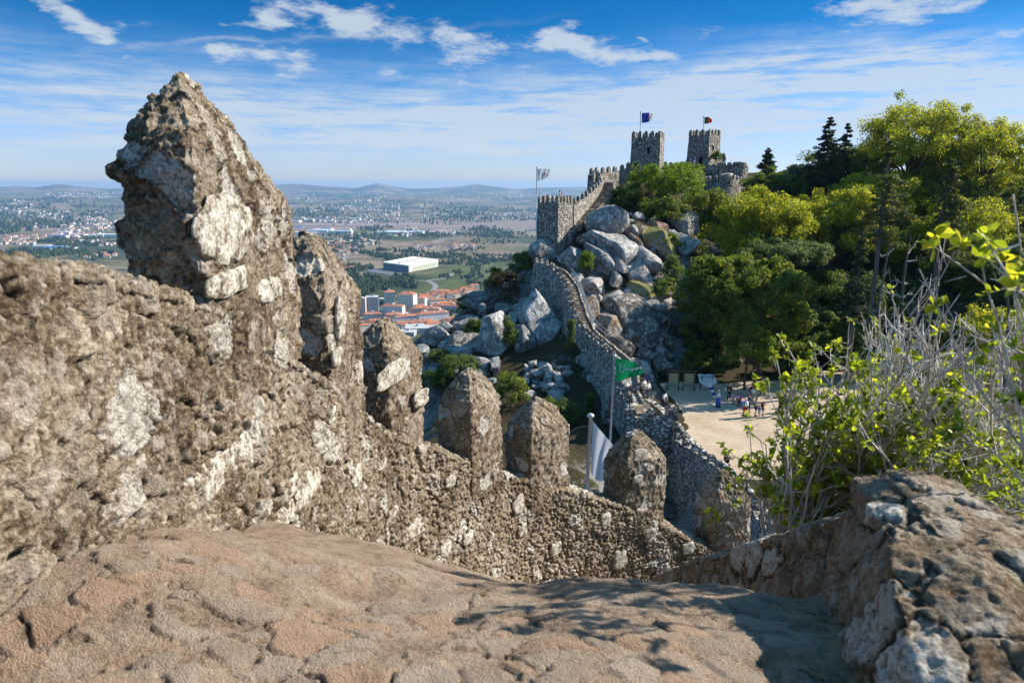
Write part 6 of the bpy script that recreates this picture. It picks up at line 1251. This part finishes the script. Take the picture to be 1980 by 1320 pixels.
ZN = [((815, 560), (920, 584), 62, 'small orange-roofed houses on the edge of the town under the castle rock', 'h', .35), ((840, 586), (905, 600), 16, 'orange-roofed houses among the long blocks of the town', 'h', .4), ((690, 618), (760, 640), 12, 'orange-roofed houses in the near corner of the town', 'h', .3), ((770, 590), (880, 636), 46, 'small houses squeezed between the long terraces of the town', 'h', .1), ((560, 474), (700, 486), 34, 'houses of the village left of the big white building', 'h', .1), ((808, 474), (915, 481), 34, 'row of orange-roofed houses along the far road', 'h', .05), ((625, 490), (690, 500), 16, 'white terraced houses left of the big white building', 'h', .1), ((655, 512), (690, 530), 5, 'lone houses in the trees left of the big white building', 'h', .2), ((0, 455), (110, 468), 40, 'orange-roofed houses at the far left of the plain', 'h', .05), ((150, 492), (225, 500), 12, 'houses left of the biggest merlon', 'h', .1)]
for (x0, y0), (x1, y1), cnt, grp, ty, tl in ZN:
    for i in range(cnt):
        f = rv.random(); p = hitp(x0 + (x1 - x0) * f, y1 + (y0 - y1) * (f * .6 + rv.random() * .4) if tl > .25 else rv.uniform(y0, y1)); place(HM[rv.randrange(5)], p, rv.uniform(.85, 1.3), rv.choice([0, 1.57]) + .45 + rv.uniform(-.15, .15), 'house', 'one of the ' + grp, 'house', grp)
for (x0, y0), (x1, y1), cnt, grp in [((25, 478), (135, 486), 9, 'white warehouses behind the pine wood at the left'), ((105, 452), (218, 460), 12, 'white and blue sheds of the industrial estate at the left'), ((570, 440), (690, 458), 12, 'pale sheds beyond the village near the second merlon'), ((735, 447), (870, 454), 10, 'white sheds beside the airfield'), ((550, 424), (700, 430), 12, 'long white hangars on the far side of the airfield')]:
    for i in range(cnt): p = hitp(rv.uniform(x0, x1), rv.uniform(y0, y1)); place(SM[rv.randrange(6)], p, rv.uniform(.7, 1.25), rv.uniform(-.3, .3), 'warehouse', 'one of the ' + grp, 'warehouse', grp)
def far_mass():
    b = MB(); r = random.Random(4)
    def one(px, py, k=1.0):
        p = hitp(px, py)
        if p is None: return
        w, d, h = r.uniform(9, 22) * k, r.uniform(8, 13) * k, r.uniform(5, 9) * k; a = r.uniform(0, 3); b.box((p[0], p[1], p[2] + h / 2 - 1), (w, d, h + 2), a, 0 if r.random() < .75 else 2); b.box((p[0], p[1], p[2] + h + .7), (w + 1, d + 1, 1.4), a, 1 if r.random() < .5 else 0)
    for (x0, y0), (x1, y1), cnt, k in [((85, 373), (225, 384), 190, 1.6), ((0, 384), (90, 415), 90, 1.5), ((60, 410), (225, 440), 260, 1.3), ((100, 440), (225, 458), 160, 1.2), ((560, 376), (760, 392), 130, 1.7), ((600, 395), (770, 418), 320, 1.4), ((820, 412), (1000, 424), 190, 1.4), ((870, 376), (1038, 384), 90, 1.8), ((700, 388), (730, 393), 26, 2.6), ((560, 418), (720, 432), 130, 1.5), ((560, 455), (720, 476), 170, 1.1), ((740, 440), (900, 458), 110, 1.2), ((0, 466), (220, 480), 110, 1.1), ((600, 380), (1035, 425), 210, 1.3), ((920, 415), (1036, 430), 60, 1.3)]:
        cs = [(r.uniform(x0, x1), r.uniform(y0, y1)) for _ in range(max(3, cnt // 14))]
        for _ in range(int(cnt * .68)): c = r.choice(cs); one(min(max(r.gauss(c[0], (x1 - x0) * .07), x0), x1), min(max(r.gauss(c[1], (y1 - y0) * .10), y0), y1), k)
    return tag(b.build('distant_houses', [plain('far_render', (.50, .47, .43), .9, .1), M_tile, M_cream]), 'far-off houses and sheds scattered across the hazy plain', kind='stuff')
far_mass()
def far_woods():
    rg = np.random.default_rng(8); pts = []
    Z = [((15, 484), (170, 500), 900, 11), ((0, 432), (60, 452), 500, 15), ((60, 462), (225, 478), 380, 10), ((180, 488), (228, 505), 140, 9), ((560, 460), (720, 480), 420, 9), ((640, 483), (760, 500), 260, 8), ((650, 515), (720, 545), 520, 8), ((690, 538), (800, 560), 760, 7), ((700, 555), (760, 575), 320, 6), ((700, 440), (1000, 462), 520, 10), ((760, 480), (1000, 510), 700, 7), ((860, 505), (960, 548), 330, 6), ((730, 532), (790, 542), 160, 5), ((740, 498), (800, 508), 90, 8), ((700, 575), (900, 640), 240, 5), ((560, 392), (1035, 430), 800, 13), ((0, 385), (225, 440), 700, 15), ((920, 545), (960, 562), 120, 6), ((560, 425), (1036, 470), 500, 9)]
    cl = []
    for (x0, y0), (x1, y1), n, s in Z:
        k = max(4, n // 22); cx = rg.uniform(x0, x1, k); cy = rg.uniform(y0, y1, k); j = rg.integers(0, k, n); X = cx[j] + rg.normal(size=n) * (x1 - x0) * .05; Yp = np.clip(cy[j] + rg.normal(size=n) * (y1 - y0) * .05, y0 - 3, y1 + 3); 
        for a, b_ in zip(X, Yp): cl.append((a, b_, s))
    b = MB(); b.ell((0, 0, .42), (.5, .5, .58), 6, 5); bv = np.array(b.v); q = [f for f in b.f]; VS = []; FS = []; k = 0
    for a, b_, s in cl:
        p = hitp(a, b_)
        if p is None: continue
        v = bv * (s * rg.uniform(.6, 1.4)) * [1, 1, rg.uniform(.8, 1.4)] * (1 + rg.uniform(-.28, .28, (len(bv), 1))); VS.append(v + p - [0, 0, 1]); FS += [[i + k for i in f] for f in q]; k += len(bv)
    t = NT('woodland'); g = t.n('ShaderNodeNewGeometry').outputs['Random Per Island']; m = t.done(t.principled(t.ramp(g, [(0, (.018, .032, .012)), (.5, (.035, .055, .018)), (.85, (.06, .075, .02)), (1, (.085, .09, .03))]), .95, None, .05))
    return tag(mesh_np('distant_woodland', np.vstack(VS), FS, m, None, (0, 0, 0), False), 'dark hedges, copses and woods dotted over the plain', kind='stuff')
far_woods()
# wind turbines on the far ridge
def turbine(i, px):
    Y = 13600; p = P(px, 367, Y); lab = 'tiny white wind turbine on the far left ridge'; root = thing('wind_turbine', lab, 'wind turbine', p, 'wind turbines on the far ridge'); m = MB(); m.tube([p, p + (0, 0, 85)], [4, 2.4], 6); m.build('mast', M_wht, root, root['at'])
    for k in range(3): a = i * .7 + k * 2.094; m = MB(); h = p + (0, -4, 85); m.tube([h, h + (math.cos(a) * 42, 0, math.sin(a) * 42)], [2.4, .7], 4); m.build('blade', M_wht, root, root['at'])
for i, px in enumerate((22, 36, 46, 53)): turbine(i, px)
# ------------------------------------------------------------------ the near bush: bleached twigs and yellow-green leaves
LF['n'] = mat_leaf('near_leaves', (.13, .19, .022), (.35, .42, .04), (.60, .54, .05), .55, .45); LF['nd'] = mat_leaf('near_dark_leaves', (.06, .095, .014), (.19, .245, .03), (.40, .40, .04), .5, .4)
def oval_leaves(cen, dirs, size, rg):
    """folded oval leaves: eight vertices each"""
    n = len(cen); a = dirs + rg.normal(size=(n, 3)) * .25; a /= np.linalg.norm(a, axis=1)[:, None]; up = np.array([0, 0, 1.]) + rg.normal(size=(n, 3)) * .5; b = np.cross(a, up); b /= np.linalg.norm(b, axis=1)[:, None] + 1e-9; c = np.cross(b, a)
    s = size * rg.uniform(.65, 1.25, n)[:, None]; w = s * rg.uniform(.26, .36, n)[:, None]; f = w * .22
    v = np.stack([cen, cen + a * s * .33 + b * w * .85 + c * f, cen + a * s * .68 + b * w + c * f, cen + a * s, cen + a * s * .68 - b * w + c * f, cen + a * s * .33 - b * w * .85 + c * f, cen + a * s * .33, cen + a * s * .7 - c * f * .3], 1).reshape(-1, 3); o = np.arange(n)[:, None] * 8
    F = np.concatenate([o + np.array([[0, 6, 1, 1]]), o + np.array([[6, 7, 2, 1]]), o + np.array([[7, 3, 2, 2]]), o + np.array([[0, 5, 6, 6]]), o + np.array([[6, 5, 4, 7]]), o + np.array([[7, 4, 3, 3]])])
    quads = F[F[:, 2] != F[:, 3]]; tris = F[F[:, 2] == F[:, 3]][:, :3]; return v, quads, tris
def near_bush(label, roots, targets, seed, leafmix, name='shrub', sub=7, leaf=.052, thick=.015):
    """targets: (px, py, Y, leafiness); a stem runs to every target and forks into twigs"""
    rg = np.random.default_rng(seed); root = thing(name, label, 'bush', roots[0]); tw = MB(); lc = []; ld = []; lc2 = []; ld2 = []
    for (px, py, Y, lf) in targets:
        e = P(px, py, Y) if not isinstance(px, np.ndarray) else px; r0 = np.array(roots[rg.integers(len(roots))]); d = e - r0; m1 = r0 + d * .4 + np.array([rg.normal() * .12, rg.normal() * .12, .22 * np.linalg.norm(d) * rg.uniform(.1, .8)]); m2 = r0 + d * .75 + rg.normal(size=3) * .06 + np.array([0, 0, .10])
        L = spline(np.array([r0, m1, m2, e]), 16) + np.cumsum(rg.normal(size=(16, 3)) * .010, axis=0); tw.tube(L, list(np.linspace(thick, .0035, 16)), 5, 0, False)
        for k in range(sub):
            i = rg.integers(6, 15); t = L[min(i + 1, 15)] - L[i - 1]; t /= np.linalg.norm(t); sd = rg.normal(size=3) * .7 + t * .9 + (0, 0, .25); sd /= np.linalg.norm(sd); ln = rg.uniform(.12, .42); p = L[i]; q = [p, p + sd * ln * .5 + rg.normal(size=3) * .02, p + sd * ln + (0, 0, .05)]; tw.tube(q, [.0055, .0042, .0022], 4, 0, False)
            ends = [(q[2], sd)]
            for j in range(3): s2 = sd + rg.normal(size=3) * .6 + (0, 0, .2); s2 /= np.linalg.norm(s2); b0 = p + sd * ln * rg.uniform(.3, .9); l2 = rg.uniform(.05, .17); tw.tube([b0, b0 + s2 * l2], [.0034, .0016], 3, 0, False); ends.append((b0 + s2 * l2, s2))
            for (ep, es) in ends:
                if rg.uniform() < lf:
                    nl = rg.integers(5, 9)
                    for _ in range(nl):
                        dv = es * .6 + rg.normal(size=3) * .75; dv /= np.linalg.norm(dv); at_ = ep - es * rg.uniform(0, .05)
                        if rg.uniform() < leafmix: lc.append(at_); ld.append(dv)
                        else: lc2.append(at_); ld2.append(dv)
    tw.build('twigs', M_twig, root, root['at'], True)
    for nm, c, d, mt in (('leaves', lc, ld, LF['n']), ('dark_leaves', lc2, ld2, LF['nd'])):
        if c: v, q, t = oval_leaves(np.array(c), np.array(d), leaf, rg); mesh_np(nm, v, [list(x) for x in q] + [list(x) for x in t], mt, root, root['at'], False)
    return root
rb = random.Random(3)
def zone(x0, x1, y0, y1, n, Y0, Y1, lf): return [(rb.uniform(x0, x1), rb.uniform(y0, y1), rb.uniform(Y0, Y1), lf) for _ in range(n)]
near_bush('big bush of bleached dead twigs with yellow-green leaves behind the right parapet', [(2.3, 5.4, -3.6), (3.0, 5.2, -3.4), (3.7, 5.0, -3.3), (2.7, 4.7, -3.3)], zone(1600, 1720, 690, 800, 12, 4.4, 5.6, .8) + zone(1600, 1740, 800, 930, 20, 4.2, 5.6, .75) + zone(1670, 1990, 620, 760, 60, 4.0, 6.2, .12) + zone(1760, 2000, 540, 660, 20, 3.8, 5.8, .02) + zone(1680, 1990, 740, 900, 60, 3.8, 5.6, .42) + zone(1680, 1990, 860, 985, 40, 3.6, 5.2, .6) + zone(1850, 2150, 680, 980, 12, 3.6, 5.0, .3), 51, .62)
near_bush('leafy outer sprays of the bush against the sunlit sand', [(2.2, 5.2, -3.3), (2.0, 4.6, -3.0)], [(1555, 700, 4.3, .9), (1548, 712, 4.3, .9), (1620, 690, 4.5, .6), (1440, 850, 5.0, .4), (1450, 900, 5.0, .8), (1440, 950, 4.9, .8), (1480, 920, 4.9, .8), (1520, 960, 4.8, .6), (1500, 1000, 4.7, .5), (1560, 930, 4.6, .4), (1600, 960, 4.5, .3), (1560, 860, 4.8, .9), (1580, 760, 4.7, .9)] + zone(1600, 1680, 780, 940, 8, 4.4, 5.2, .85) + zone(1570, 1650, 695, 850, 9, 4.4, 5.2, .85), 52, .75, sub=6, thick=.010)
# the nearer shrub, mostly beyond the right edge of the frame; it throws the dappled shade on the rock
T3 = [(np.array([rb.uniform(2.3, 4.0), rb.uniform(1.9, 4.0), rb.uniform(-.75, .75)]), 0, 0, .6) for _ in range(14)] + [(np.array([rb.uniform(2.75, 3.3), rb.uniform(2.9, 3.8), rb.uniform(.15, .9)]), 0, 0, .9) for _ in range(10)] + [(np.array([rb.uniform(3.1, 3.8), rb.uniform(3.2, 4.1), rb.uniform(.2, 1.15)]), 0, 0, .95) for _ in range(20)] + [(1940, 390, 2.7, .9), (1915, 480, 2.6, .8), (1985, 370, 2.5, 1.0), (2000, 470, 2.4, .9), (1825, 520, 3.0, .25), (1975, 550, 2.8, .4), (1985, 960, 2.6, .7)]
near_bush('nearest shrub at the right edge with large glossy yellow-green leaves', [(3.2, 3.1, -3.0), (2.9, 2.7, -2.8)], T3, 53, .7, sub=5, leaf=.055, thick=.010)
# ------------------------------------------------------------------ tidy
for o in list(bpy.data.objects):
    if 'at' in o: del o['at']
